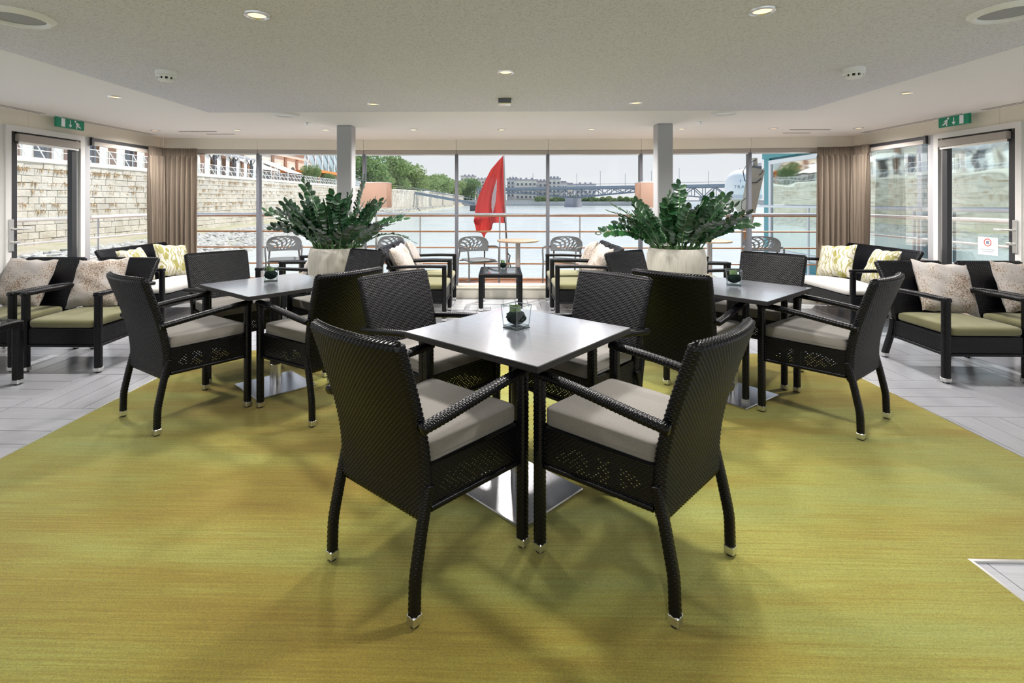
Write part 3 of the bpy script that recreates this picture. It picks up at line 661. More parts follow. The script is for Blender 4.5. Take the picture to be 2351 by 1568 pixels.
# ---------------------------------------------------------------- wicker furniture
FOOT = MB().cbox((-.0215, -.0215, .007), (.0215, .0215, .040), .004).mesh('foot_cap', 'silver')
GLIDE = MB().lathe([(.016, 0), (.018, .009)], 16).mesh('glide', 'black_rubber')
def add_leg(root, me, foot, sc_=1.0, rz=0):
    l = put('leg', me, root)
    put('foot_cap', FOOT, l, (foot[0], foot[1], 0), (0, 0, rz), (sc_, sc_, 1)); put('glide', GLIDE, l, (foot[0], foot[1], 0), (0, 0, 0), (sc_, sc_, 1))
    return l
def make_dining(label, loc, rz):
    t = thing('dining_chair', label, 'chair', loc, rz, 'wicker dining armchairs')
    def fn(z):
        q = min(1, max(0, (z-.325)/(.895-.325))); return (.232+.020*q, -.212+.045*math.sin(PI*min(1, q*1.6)*.5)*(1-q)-.115*q**1.35, .035*q**.8)
    put('backrest', wpanel('backrest', (.325, .895), fn, .042), t)
    for s_ in (-1, 1):
        fp = (s_*.232, -.265)
        add_leg(t, wtube([(fp[0], fp[1], .034), (s_*.232, -.262, .15), (s_*.230, -.232, .29), (s_*.229, -.200, .42)], .032, .034, (1, 0, 0)), fp, .88)
        fp = (s_*.27, .26)
        add_leg(t, wtube([(fp[0], fp[1], .034), (s_*.27, .262, .3), (s_*.27, .262, .69)], .038, .040, (1, 0, 0), bend=False), fp, 1.02)
        put('armrest', wtube([(s_*.27, .284, .686), (s_*.272, .12, .676), (s_*.272, -.03, .660), (s_*.268, -.17, .642), (s_*.260, -.262, .630)], .044, .030, (1, 0, 0), 'armrest', rad=.016), t)
    m = MB().box((-.25, .10, .445), (.25, .25, .475)).box((-.212, -.19, .445), (.212, .10, .475)); 
    m.build('seat_frame', 'wicker_core', t)
    for a, b in (((-.25, .268), (.25, .268)), ((.265, .24), (.226, -.19)), ((-.226, -.19), (-.265, .24))):
        put('apron', wsheet('apron', a, b, .335, .478), t)
        sd = (b[0]-a[0], b[1]-a[1], 0)
        put('apron_edge', wtube([(*a, .335), (*b, .335)], .018, .016, (0, 0, 1), 'apron_edge', amp=.0015, bend=False), t)
    c = put('cushion', superell('cushion', .243, .218, .228, .078, 'cushion_taupe', .20, .10, 56, 20, .007), t, (0, .035, .474))
    put('seam', superell('seam', .2445, .2195, .2295, .005, 'cushion_taupe', 1, .12, 56, 6), c, (0, 0, .022))
    return t
D = lambda *a: a
def ctr(mx, my, ang, k): return (mx+k*math.cos(R(ang)), my+k*math.sin(R(ang)), 0.008)
CH = [('dark wicker armchair at the nearest table, back to the camera, on the embankment side', ctr(-.454, 1.764, 51, .262), 51),
      ('dark wicker armchair at the nearest table, back to the camera, on the teal building side', ctr(.714, 1.803, 136, .262), 136),
      ('dark wicker armchair on the far embankment side of the nearest table, facing the camera', ctr(-.638, 3.071, -41, .315), -41),
      ('dark wicker armchair on the far teal building side of the nearest table, facing the camera', ctr(.669, 3.068, -136, .315), -136),
      ('dark wicker armchair at the embankment side table, back to the camera, over the carpet edge', ctr(-2.178, 3.021, 57, .262), 57),
      ('dark wicker armchair at the embankment side table with its back towards the nearest table', ctr(-.955, 3.185, 144, .315), 144),
      ('dark wicker armchair at the far side of the embankment side table, before the sofa', ctr(-2.43, 4.31, -41, .315), -41),
      ('dark wicker armchair between the embankment side table and the white planter behind it', ctr(-1.198, 4.504, -129, .315), -129),
      ('dark wicker armchair at the teal building side table with its back towards the nearest table', ctr(1.105, 3.234, 49, .23), 49),
      ('dark wicker armchair at the teal side table, back to the camera, near the carpet edge', ctr(2.219, 3.081, 129, .262), 129),
      ('dark wicker armchair between the teal building side table and the white planter behind it', ctr(1.08, 4.43, -51, .315), -51),
      ('dark wicker armchair at the far side of the teal building side table, before the sofa', ctr(2.262, 4.295, -136, .315), -136)]
first = None
for lab, p, a in CH:
    rz = R(a-90)
    if first is None: first = make_dining(lab, p, rz)
    else: dup(first, p, rz, lab)

def make_table(label, loc, rz, bz):
    t = thing('dining_table', label, 'table', loc, rz, 'square dining tables'); h = .378
    tt = MB().cbox((-h, -h, .722), (h, h, .75), .0025).build('tabletop', ['table_glare_wood', 'table_edge'], t)
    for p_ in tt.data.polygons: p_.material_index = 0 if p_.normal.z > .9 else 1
    MB().cbox((-.2, -.2, .712), (.2, .2, .722), .002).build('top_plate', 'black_metal', t)
    m = MB().lathe([(.038, .16), (.038, .714)], 32); m.build('pole', 'black_metal', t, True)
    m = MB().lathe([(.0395, .012), (.0395, .162), (.037, .164)], 32); m.build('pole_sleeve', 'brushed_steel', t, True)
    m = MB().cbox((-.213, -.213, .0), (.213, .213, .012), .004, Matrix.Rotation(bz, 4, 'Z')); m.build('base_plate', 'brushed_steel', t)
    return t
TB = [('dark square pedestal table nearest the camera with a glass cube vase', (.086, 2.388, .008), R(50.2-90), R(45-50.2)),
      ('dark square pedestal table on the embankment side, third of its top hidden by a chair', (-1.655, 3.70, .008), R(52-90), R(-6)), ('dark square pedestal table on the teal building side beside the planter', (1.63, 3.62, .008), R(41.5), R(2))]
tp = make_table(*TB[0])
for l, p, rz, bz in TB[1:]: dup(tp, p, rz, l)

# glass cube vases with a rolled leaf inside
def make_vase(label, loc, rz, s_=1.0):
    t = thing('glass_vase', label, 'vase', loc, rz, 'glass cube vases'); a, b, h = .043, .052, .108; w = .005
    def ring(hw, z): return [(-hw, -hw, z), (hw, -hw, z), (hw, hw, z), (-hw, hw, z)]
    V = ring(a, .002)+ring(b, h)+ring(b-w, h)+ring(a-w+.002, .014); q = []
    for k in range(4):
        j = (k+1) % 4
        for l in range(3): q.append((l*4+k, l*4+j, l*4+4+j, l*4+4+k))
    q += [(3, 2, 1, 0), (12, 13, 14, 15)]
    put('glass_cube', mesh_np('glass_cube', V, q, ['vase_glass', 'glass_edge'], False, [1 if i % 3 == 1 else 0 for i in range(12)]+[1, 1]), t)
    m = MB()
    for k in range(4): m.tube([ring(a-.001, .004)[k], ring(b-.001, h)[k]], .0022, 6)
    m.tube(ring(b-.002, h), .0018, 6, closed=True); m.tube(ring(a-.001, .010), .003, 6, closed=True); m.build('glass_rim', 'glass_edge', t)
    MB().cbox((-.047, -.047, 0), (.047, .047, .002), .0005).build('coaster', 'black_rubber', t)
    V = []; r_ = np.random.default_rng(2)
    for i in range(15):
        ph = -PI/2+PI*i/14
        for k in range(26):
            th = 2*PI*k/26; rr = (.046+.004*math.sin(5*th+i)+.003*math.sin(9*th-2*i)+.002*r_.uniform(-1, 1))
            V.append((rr*math.cos(ph)*math.cos(th), rr*math.cos(ph)*math.sin(th), .049+.034*math.sin(ph)))
    put('moss_ball', mesh_np('moss_ball', V, grid_faces(15, 26, True), 'moss_ball', True), t)
    n = 60; th = np.linspace(0, 2.6*2*PI, n); rad = .008+.0085*th/(2*PI); zt = .106-.007*np.sin(th*1.1)
    V = np.stack([np.stack([rad*np.cos(th), rad*np.sin(th), zt-.034], 1), np.stack([rad*1.08*np.cos(th), rad*1.08*np.sin(th), zt], 1)], 0)
    put('rolled_leaf', mesh_np('rolled_leaf', V.reshape(-1, 3), grid_faces(2, n, False), 'rolled_leaf', True), t, (-.004, 0, 0))
    return t
va = make_vase('glass cube vase with dark moss and a rolled green leaf on the nearest table', (.073, 2.43, .758), R(46))
dup(va, (-1.735, 3.80, .758), R(20), 'glass cube vase with dark moss on the embankment side table'); dup(va, (1.675, 3.70, .758), R(70), 'glass cube vase with dark moss on the teal building side table')
vb = dup(va, (.03, 6.72, .462), R(5), 'smaller glass vase on the low glass-topped table by the stern window'); vb.scale = (.92, .92, 1.1)

def make_lounge(name, label, cat, loc, rz, group, half=.295, cushion='cushion_green'):
    t = thing(name, label, cat, loc, rz, group)
    rh = half-.02
    def fn(z):
        q = min(1, max(0, (z-.215)/(.805-.215))); return (rh+.012*q, -.225-.20*q**1.6+.02*math.sin(PI*q), .012*q)
    put('backrest', wpanel('backrest', (.215, .805), fn, .045), t)
    for s_ in (-1, 1):
        fp = (s_*half, .31)
        add_leg(t, wtube([(fp[0], fp[1], .034), (fp[0], fp[1], .635)], .048, .048, (1, 0, 0), bend=False), fp, 1.22)
        fp = (s_*(rh-.005), -.33)
        add_leg(t, wtube([(fp[0], fp[1], .034), (fp[0], -.29, .14), (fp[0], -.245, .26), (fp[0], -.235, .36)], .046, .044, (1, 0, 0)), fp, 1.16)
        put('armrest', wtube([(s_*half, .336, .618), (s_*half, .1, .622), (s_*(half-.004), -.15, .615), (s_*(half-.012), -.345, .602)], .050, .032, (1, 0, 0), 'armrest', rad=.014), t)
    MB().box((-half+.02, -.22, .318), (half-.02, .30, .343)).build('seat_frame', 'wicker_core', t)
    for a, b in (((-half+.02, .318), (half-.02, .318)), ((half+.006, .29), (rh, -.225)), ((-rh, -.225), (-half-.006, .29))):
        put('apron', wsheet('apron', a, b, .208, .343, holes=False), t)
        put('apron_edge', wtube([(*a, .210), (*b, .210)], .020, .018, (0, 0, 1), 'apron_edge', amp=.0015, bend=False), t)
    put('cushion', superell('cushion', half-.022, half-.03, .275, .082, cushion, .42, .16, 56, 16, .018), t, (0, .055, .342))
    return t
G1 = 'wicker lounge armchairs with green cushions'
la = make_lounge('lounge_chair', 'dark wicker lounge armchair by the embankment side door, the one nearer the carpet', 'armchair', (-3.50, 4.29, 0), PI, G1)
LO = [(-4.20, 4.29, PI, 'dark wicker lounge armchair by the embankment side door, the one against the wall'), (3.63, 4.20, PI, 'dark wicker lounge armchair by the door with the notice, the one nearer the carpet'),
      (4.335, 4.20, PI, 'dark wicker lounge armchair by the door with the notice, the one against the wall'),
      (-.95, 6.035, -PI/2, 'lounge armchair facing the low glass table from the embankment side, nearer the camera'), (-.95, 6.70, -PI/2, 'lounge armchair facing the low glass table from the embankment side, at the window'),
      (.95, 6.07, PI/2, 'lounge armchair facing the low glass table from the teal side, nearer the camera'), (.95, 6.715, PI/2, 'lounge armchair facing the low glass table from the teal side, at the window'),
      (-2.345, 5.80, PI/2, 'dark wicker lounge armchair behind the planter on the embankment side, nearer the camera'), (-2.345, 6.45, PI/2, 'dark wicker lounge armchair behind the planter on the embankment side, nearer the window'),
      (2.385, 5.80, -PI/2, 'lounge armchair behind the planter on the teal building side, nearer the camera'), (2.385, 6.45, -PI/2, 'lounge armchair behind the planter on the teal building side, nearer the window')]
for x, y, rz, lab in LO: dup(la, (x, y, 0), rz, lab)
sf = make_lounge('loveseat', 'dark wicker two-seat sofa with white seat cushion under the stone embankment window', 'sofa', (-3.95, 5.97, 0), -PI/2, 'wicker loveseats', .585, 'cushion_white')
dup(sf, (4.03, 6.05, 0), PI/2, 'dark wicker two-seat sofa with white seat cushion beside the teal building window')

def side_table(label, loc, wx, wy, h):
    t = thing('coffee_table', label, 'table', loc, 0, 'low wicker tables with glass tops'); a, b = wx/2-.0275, wy/2-.0275
    for sx_ in (-1, 1):
        for sy_ in (-1, 1):
            add_leg(t, wtube([(sx_*a, sy_*b, .034), (sx_*a, sy_*b, h-.012)], .055, .055, (1, 0, 0), bend=False), (sx_*a, sy_*b), 1.36)
    for s_ in (-1, 1):
        put('rail', wtube([(-a, s_*b, h-.028), (a, s_*b, h-.028)], .052, .052, (0, 1, 0), 'rail', bend=False), t)
        put('rail', wtube([(s_*a, -b, h-.028), (s_*a, b, h-.028)], .052, .052, (1, 0, 0), 'rail', bend=False), t)
    MB().cbox((-a+.02, -b+.02, h-.012), (a-.02, b-.02, h-.004), .001).build('glass_top', 'tabletop_glass', t)
    return t
side_table('low wicker table with glass top in the middle of the stern window', (-.005, 6.61, 0), .54, .70, .466)
side_table('low wicker table with glass top cut off by the frame, before the embankment side armchairs', (-3.915, 3.38, 0), .70, .70, .48)

# pillows
ps = [pillow_mesh('pillow', .46, .45, .16, 'pillow_speckled', k) for k in (1, 2, 3)]
pl = [pillow_mesh('pillow', .44, .43, .15, 'pillow_leafy', k) for k in (4, 5)]
def pillow(me, loc, rz, tilt, roll, lab, grp):
    o = put('pillow', me, None, loc); o.rotation_euler = (Matrix.Rotation(rz, 4, 'Z') @ Matrix.Rotation(tilt, 4, 'X') @ Matrix.Rotation(roll, 4, 'Y')).to_euler(); tag(o, lab, 'pillow', grp)
GS, GLF = 'cream pillows speckled with brown', 'cream pillows with olive leaf pattern'
tl = R(-24)
pillow(ps[0], (-3.60, 4.39, .425), 0, tl, R(-3), 'cream pillow speckled brown on the embankment side lounge armchair nearer the carpet', GS)
pillow(ps[1], (-4.30, 4.39, .425), 0, tl, R(3), 'cream pillow speckled brown on the lounge armchair against the embankment side wall', GS)
pillow(ps[2], (3.74, 4.31, .425), 0, tl, R(6), 'cream pillow speckled brown on the notice door lounge armchair nearer the carpet', GS)
pillow(ps[0], (4.42, 4.31, .425), 0, tl, R(4), 'cream pillow speckled brown on the lounge armchair against the notice door wall', GS)
pillow(ps[1], (-1.06, 5.99, .425), PI/2+R(-8), tl, R(-4), 'cream pillow on the embankment armchair facing the low glass table, nearer the camera', GS)
pillow(ps[2], (-1.06, 6.68, .425), PI/2+R(12), tl, R(5), 'cream pillow on the embankment side armchair facing the low glass table, at the window', GS)
pillow(ps[0], (1.06, 6.03, .425), -PI/2+R(10), tl, R(5), 'cream pillow on the teal side armchair facing the low glass table, nearer the camera', GS)
pillow(ps[1], (1.06, 6.70, .425), -PI/2+R(-6), tl, R(-6), 'cream pillow on the teal side armchair facing the low glass table, at the window', GS)
pillow(ps[2], (-2.23, 5.82, .425), -PI/2+R(4), tl, R(3), 'cream pillow on the armchair behind the embankment side planter', GS)
pillow(ps[1], (2.27, 5.82, .425), PI/2+R(-4), tl, R(-3), 'cream pillow on the armchair behind the teal building side planter', GS)
pillow(pl[0], (-4.06, 5.70, .425), PI/2+R(4), tl, R(0), 'leaf-patterned olive and cream pillow on the embankment sofa, half hidden by armchairs', GLF)
pillow(pl[1], (-4.04, 6.24, .425), PI/2+R(-18), tl, R(7), 'leaf-patterned olive and cream pillow at the curtain end of the embankment sofa', GLF)
pillow(pl[1], (4.15, 5.78, .425), -PI/2+R(-6), tl, R(-2), 'leaf-patterned olive and cream pillow on the teal side sofa, half hidden by an armchair', GLF)
pillow(pl[0], (4.06, 6.32, .425), -PI/2+R(22), tl, R(-6), 'leaf-patterned olive and cream pillow at the curtain end of the teal side sofa', GLF)

# floor lamps with square shades
for x, y, s_ in ((-1.65, 6.55, 'embankment side'), (1.965, 6.55, 'teal building side')):
    t = thing('floor_lamp', 'floor lamp with tan box shade standing at the stern window, '+s_, 'floor lamp', (x, y, 0), 0, 'box shade floor lamps')
    MB().cbox((-.13, .02, 0), (.13, .28, .015), .004).build('base', 'brushed_steel', t); MB().lathe([(.014, .015), (.014, 1.34)], 16, (0, .15, 0)).build('pole', 'silver', t, True)
    m = MB(); hx, d = .173, .30
    for a, b, c, e in ((-hx, 0, hx, 0), (hx, 0, hx, d), (hx, d, -hx, d), (-hx, d, -hx, 0)): m.add([(a, b, 1.272), (c, e, 1.272), (c, e, 1.605), (a, b, 1.605)], [(0, 1, 2, 3)])
    m.build('lamp_shade', 'shade_fabric', t); m = MB()
    for z in (1.272, 1.605):
        m.tube([(-hx, 0, z), (hx, 0, z), (hx, d, z), (-hx, d, z)], .004, 6, closed=True)
    m.tube([(-hx, .15, 1.33), (hx, .15, 1.33)], .003, 6); m.build('shade_wire', 'silver', t)
    m = MB().lathe([(.001, 1.36), (.02, 1.37), (.035, 1.40), (.03, 1.43), (.014, 1.45)], 16, (0, .15, 0)); m.build('bulb', 'shade_glow', t, True)
    ld = bpy.data.lights.new('lamp_bulb', 'POINT'); ld.energy = .8; ld.color = (1, .7, .4); ld.shadow_soft_size = .05; l = bpy.data.objects.new('lamp_bulb', ld); col.objects.link(l); l.parent = t; l.location = (0, .15, 1.47)

# potted plants
def leaf_mesh(seed):
    r_ = np.random.default_rng(seed); n = 7; V = []
    for i in range(n):
        s_ = i/(n-1); w = .0235*math.sin(PI*min(1, s_*.90+.08))**.6*(1 if 0 < i < n-1 else .30); z = -.006*s_*s_
        V += [(-w, s_*.072, z+.004), (0, s_*.072, z-.001), (w, s_*.072, z+.004)]
    return mesh_np('leaf', V, grid_faces(n, 3, False), 'zz_leaf', True)
LEAF = [leaf_mesh(k) for k in range(2)]
def zz_plant(label, loc, rz, seed, special):
    t = thing('potted_plant', label, 'plant', loc, rz, 'potted plants in white planters')
    MB().lathe([(.17, 0), (.185, .02), (.222, .25), (.258, .50), (.281, .66), (.285, .75), (.278, .83), (.262, .895), (.256, .902), (.247, .897), (.255, .84), (.26, .80)], 64, cap=False).build('planter', 'planter_cream', t, True)
    MB().lathe([(.258, .845), (.15, .855), (.002, .86)], 32, cap=False).build('soil', 'soil', t, True)
    r_ = np.random.default_rng(seed); nl = 0; fol = []
    stems = list(special)
    while len(stems) < 46:
        k = len(stems); az = k*2.399+r_.uniform(-.3, .3); stems.append((az, r_.uniform(12, 62), r_.uniform(.34, .60), r_.uniform(.1, .7)))
    for si, (az, lean, ln, droop) in enumerate(stems):
        r0 = .03+.19*math.sqrt((si % 9+.5)/9); p = Vector((r0*math.cos(az), r0*math.sin(az), .855)); pts = [p.copy()]; nseg = 12; a = R(lean)*.55
        for k in range(nseg):
            a += (R(lean)*.9+droop)/nseg*(.6 if k < 4 else 1.0)*.75
            d = Vector((math.sin(a)*math.cos(az), math.sin(a)*math.sin(az), math.cos(a))); p = p+d*(ln/nseg); pts.append(p.copy())
        indiv = si < 19
        st = None
        if indiv: st = MB().tube(pts, [.0075*(1-.65*i/nseg) for i in range(nseg+1)], 6).build('stem', 'stem_green', t, True)
        else: fol.append(('s', pts))
        side_v = Vector((-math.sin(az), math.cos(az), 0)); npair = int(ln/.042)
        tw = r_.uniform(-.9, .9)
        for j in range(npair):
            s_ = .26+.74*j/(npair-1); q = s_*nseg; i0 = min(int(q), nseg-1); P = pts[i0].lerp(pts[i0+1], q-i0); T = (pts[min(i0+1, nseg)]-pts[i0]).normalized()
            up = side_v.cross(T).normalized(); sv = (side_v*math.cos(tw)+up*math.sin(tw)).normalized()
            for sg in (-1, 1):
                if j == npair-1 and sg == 1: continue
                fw = .28+.25*s_ if j < npair-1 else 3
                dv = (sv*sg+T*fw+Vector((r_.uniform(-.15, .15), r_.uniform(-.15, .15), r_.uniform(-.1, .2)))).normalized()
                nv_ = (T.cross(sv)*(-1)+T*r_.uniform(-.3, .5)+Vector((0, 0, .2))); xv = dv.cross(nv_).normalized(); zv = xv.cross(dv)
                mt = Matrix((xv, dv, zv)).transposed().to_4x4(); sc_ = (.85+.3*r_.random())*(1.0 if s_ > .4 else .8)*(1.12-.3*abs(s_-.6))*1.02
                mt = Matrix.Translation(P+sv*sg*.003) @ mt @ Matrix.Scale(sc_, 4)
                if indiv and nl < 298:
                    lf = put('leaf', LEAF[j % 2], st); lf.matrix_local = mt; nl += 1
                else: fol.append(('l', mt))
    lv = np.array([v.co[:] for v in LEAF[0].vertices]); V = []; Q = []; lq = grid_faces(7, 3, False)
    for kind, x in fol:
        if kind == 'l':
            A = np.array(x); Q.append(lq+len(V)*21); V.append(lv @ A[:3, :3].T+A[:3, 3])
    o = put('foliage', mesh_np('foliage', np.concatenate(V), np.concatenate(Q), 'zz_leaf', True), t); o['kind'] = 'stuff'
    m = MB()
    for kind, x in fol:
        if kind == 's': m.tube(x, [.0075*(1-.65*i/12) for i in range(13)], 5)
    o = m.build('inner_stems', 'stem_green', t, True); o['kind'] = 'stuff'
zz_plant('bushy dark green plant in a white planter before the embankment side column', (-1.642, 5.08, 0), 0, 21,
         [(PI*.97, 26, .74, .02), (.15, 13, .72, .05), (PI*1.02, 66, .60, .5), (-.1, 58, .66, .5), (PI*1.05, 58, .66, .15), (.05, 72, .62, 1.0), (PI*1.2, 40, .55, .3), (-.6, 44, .6, .3), (PI*.9, 48, .60, .6), (1.4, 20, .6, .1), (-1.6, 30, .52, .3), (-1.2, 20, .55, .2), (-2.0, 22, .54, .2), (-.9, 52, .5, .6)])
zz_plant('bushy green plant in a white planter before the teal building side column', (1.735, 5.08, 0), 0, 33,
         [(PI*.98, 62, .68, .1), (-.05, 40, .68, .0), (PI*1.03, 52, .66, .15), (-1.75, 8, .66, .0), (.05, 70, .70, .35), (PI*1.04, 66, .66, .9), (.12, 46, .62, .2), (-.5, 50, .58, .3), (PI*1.2, 46, .55, .3), (1.2, 30, .62, .2), (-1.3, 28, .55, .3), (-2.1, 30, .55, .2), (-1.0, 20, .5, .2), (2.2, 34, .6, .2)])

# paper notice on the door pane
t = thing('notice', 'white paper notice with red no-entry symbol stuck on the door glass', 'notice', (XR+.012, 4.98, .93))
MB().cbox((-.001, -.10, -.085), (.001, .10, .085), .0005).build('paper', 'paper_white', t)
V = []
for rr in (.030, .038):
    for k in range(28): V.append((-.0016, rr*math.cos(2*PI*k/28), .035+rr*math.sin(2*PI*k/28)))
put('red_ring', mesh_np('red_ring', V, [(k, (k+1) % 28, 28+(k+1) % 28, 28+k) for k in range(28)], 'sign_red', False), t)
m = MB().cbox((-.0022, -.014, .02), (-.0012, .014, .05), .0003).build('camera_symbol', 'text_grey', t)
m = MB()
for k, w in enumerate((.07, .055)): m.box((-.0020, -w, -.035-k*.02), (-.0012, w, -.031-k*.02))
m.build('printed_lines', 'text_grey', t)

# ---------------------------------------------------------------- outside: terrace deck
dk = struct(put('floor_2', MB().box((-6.0, 7.37, -.12), (6.0, 9.05, -.025)).box((-6.0, -3, -.12), (-4.85, 7.37, -.025)).box((4.9, -3, -.12), (6.0, 7.37, -.025)).mesh('floor_2', 'deck_wood')))
bm_ = MB().box((-.5, -.5, 0), (.5, .5, 1)).mesh('plank', 'deck_wood')
for i in range(14):
    put('plank', bm_, dk, (0, 7.43+i*.12, -.025), (0, 0, 0), (12, .114, .025))
rf = struct(put('roof', MB().cbox((-6.0, 6.98, ZC+.125), (6.0, 7.62, ZC+.30), .02).box((-6.0, -3, ZC+.125), (-4.75, 6.98, ZC+.30)).box((4.8, -3, ZC+.125), (6.0, 6.98, ZC+.30)).mesh('roof', 'hull_white')))
rf['kind'] = 'structure'
# railing: wooden top rail, three steel rails, thin posts, toe board
def railing(name, label, a, b, posts, mat_low, mat_top, under):
    a, b = Vector(a), Vector(b); t = thing(name, label, 'railing', a)
    L = b-a
    MB().tube([(0, 0, 1.135), L+Vector((0, 0, 1.135))], .026, 12).build('top_rail', mat_top, t, True)
    if under: MB().cbox((0, -.016, 1.098), (L.x, .016, 1.114), .003).build('wood_strip', 'rail_wood', t)
    for z in (.845, .572, .298): MB().tube([(0, 0, z), L+Vector((0, 0, z))], .013, 8).build('rail', mat_low, t, True)
    n = L.normalized(); 
    m = MB().tube([(0, 0, .035), L+Vector((0, 0, .035))], .022, 8).build('toe_rail', mat_low, t, True)
    for s_ in posts: MB().tube([n*s_, n*s_+Vector((0, 0, 1.12))], .012, 8).build('post', 'rail_steel', t, True)
railing('railing', 'stern railing with wooden top rail and three thin lower rails', (-5.7, 8.65, 0), (5.7, 8.65, 0), [5.68+k*1.357 for k in range(-4, 5)], 'rail_wood', 'rail_steel', True)
railing('railing', 'side railing coloured sunlit white on the stone embankment side of the ship', (-5.72, 8.6, 0), (-5.72, 2.5, 0), [.01, 1.5, 3.0, 4.5], 'rail_white', 'rail_white', False)  # white on both side railings is sunlight put into the colour
railing('railing', 'side railing coloured sunlit white on the teal building side of the ship', (5.72, 8.6, 0), (5.72, 2.5, 0), [.01, 1.5, 3.0, 4.5], 'rail_white', 'rail_white', False)
# terrace chairs with pierced backs
def patio_chair(label, loc, rz):
    t = thing('patio_chair', label, 'chair', loc, rz, 'grey pierced-back terrace chairs')
    nu, nv = 121, 61; u = np.linspace(-1, 1, nu); v = np.linspace(0, 1, nv); U, W = np.meshgrid(u, v)
    hw = .245+.02*np.sin(PI*W*.9)-.09*np.clip(W-.72, 0, 1)**1.3*1.2; cut = 1-.10*(np.abs(U)**5)
    X = U*hw; Z = .565+.235*W*(1-.06*U**2-.10*np.abs(U)**6); Y = -.20-.05*W+.07*U**2
    P = np.stack([X, Y, Z], -1); Q = grid_faces(nv, nu, False); uc = (Q[:, 0] % nu)/nu*2-1; vc = (Q[:, 0]//nu)/nv
    ang = np.arctan2(vc-.5, uc*.9); rr = np.hypot((uc-.08)/.74, (vc-.50)/.40)
    w1 = np.sin(12*uc+4*np.sin(3.2*vc+1.5*uc)+1.0); w2 = np.sin(15*vc+3.2*np.sin(2.6*uc+.4)+2.2*uc)
    hole = (rr < 1) & (np.abs(w1) > .58) & (np.abs(w2) > .34)
    b = put('backrest', mesh_np('backrest', P.reshape(-1, 3), Q[~hole], 'patio_grey', True), t); md = b.modifiers.new('thick', 'SOLIDIFY'); md.thickness = .012
    put('seat', superell('seat', .235, .21, .22, .03, 'patio_grey', .5, .3, 36, 10), t, (0, .01, .435))
    for s_ in (-1, 1):
        for y0, x1, y1 in ((.20, .255, .235), (-.19, .235, -.25)):
            fr = y0 > 0
            pts = [(s_*x1, y1, 0), (s_*(x1-.005), y1-.01 if fr else y1+.02, .44)]
            if fr: pts += [(s_*.262, y1-.02, .60), (s_*.262, y1-.035, .642)]
            else: pts += [(s_*.215, -.2, .60)]
            MB().tube(pts, .013, 8).build('leg', 'patio_grey', t, True)
        MB().tube([(s_*.262, .205, .645), (s_*.272, .05, .655), (s_*.262, -.12, .64), (s_*.235, -.19, .63)], .013, 8).build('armrest', 'patio_grey', t, True)
    MB().tube([(-.235, .2, .43), (.235, .2, .43)], .012, 8).tube([(-.22, -.2, .43), (.22, -.2, .43)], .012, 8).build('crossbar', 'patio_grey', t, True)
    return t
pc = patio_chair('grey terrace chair with pierced back just below the red flag', (-.36, 7.92, 0), PI+R(28))
for x, y, a, s_ in ((.97, 7.95, -24, 'grey terrace chair with pierced back across the round table from the flag'), (-3.42, 7.95, 22, 'grey terrace chair with pierced back in front of the rock bank'),
                    (-1.82, 7.95, -25, 'grey terrace chair with pierced back half hidden behind the floor lamp pole'), (4.07, 8.0, -22, 'grey terrace chair with pierced back in front of the teal building')):
    dup(pc, (x, y, 0), PI+R(a), s_)
def patio_table(label, loc):
    t = thing('patio_table', label, 'table', loc, 0, 'round terrace tables')
    MB().lathe([(.318, .725), (.326, .730), (.326, .748), (.318, .753)], 48).build('tabletop', 'patio_wood', t, True); MB().lathe([(.038, .02), (.038, .725)], 24).build('pole', 'rail_steel', t, True); MB().lathe([(.20, 0), (.20, .012), (.05, .022)], 32).build('base', 'rail_steel', t, True)
patio_table('round terrace table with pale wooden top beside the red flag', (.267, 8.0, 0)); patio_table('round terrace table with pale wooden top behind the teal side planter', (3.25, 8.0, 0))

# flag on a slanted staff at the stern
t = thing('flag', 'limp red flag with a white cross fold on a slanted staff at the stern', 'flag', (.115, 9.2, -.02))
top = at(1156.5, 354, 9.2); bot = Vector((.115, 9.2, -.02)); ax = top-bot
MB().tube([(0, 0, 0), ax*1.0], [.022, .014], 12).build('staff', 'rail_steel', t, True)
MB().tube([ax*.05+Vector((.03, -.02, 0)), ax*.3+Vector((.02, -.03, 0)), ax*.58+Vector((-.045, -.02, 0))], .006, 6).tube([(0, -.03, .45), (.05, -.03, .40), (.03, -.04, .3), (.06, -.02, .2), (.02, -.03, .12)], .012, 6).build('halyard', 'cable_black', t, True)
Lp = [(1154.5, 358), (1144, 369), (1127, 389), (1116, 410), (1106, 432), (1098, 452), (1092, 474), (1089, 494)]
Rp = [(1156, 356), (1156.3, 370), (1156.8, 390), (1157.2, 410), (1158, 432), (1159, 452), (1160, 474), (1160.3, 494)]
Bp = [(0, 1087.5, 510), (.10, 1092, 526), (.2, 1093, 534), (.3, 1106, 535), (.38, 1112, 547), (.44, 1116, 536), (.54, 1129, 526), (.60, 1131, 515), (.63, 1133, 512), (1, 1160, 512)]
nv, nu = 84, 76; V = np.zeros((nv, nu, 3))
W3 = lambda x, y: np.array(at(x, y, 9.2)-bot)
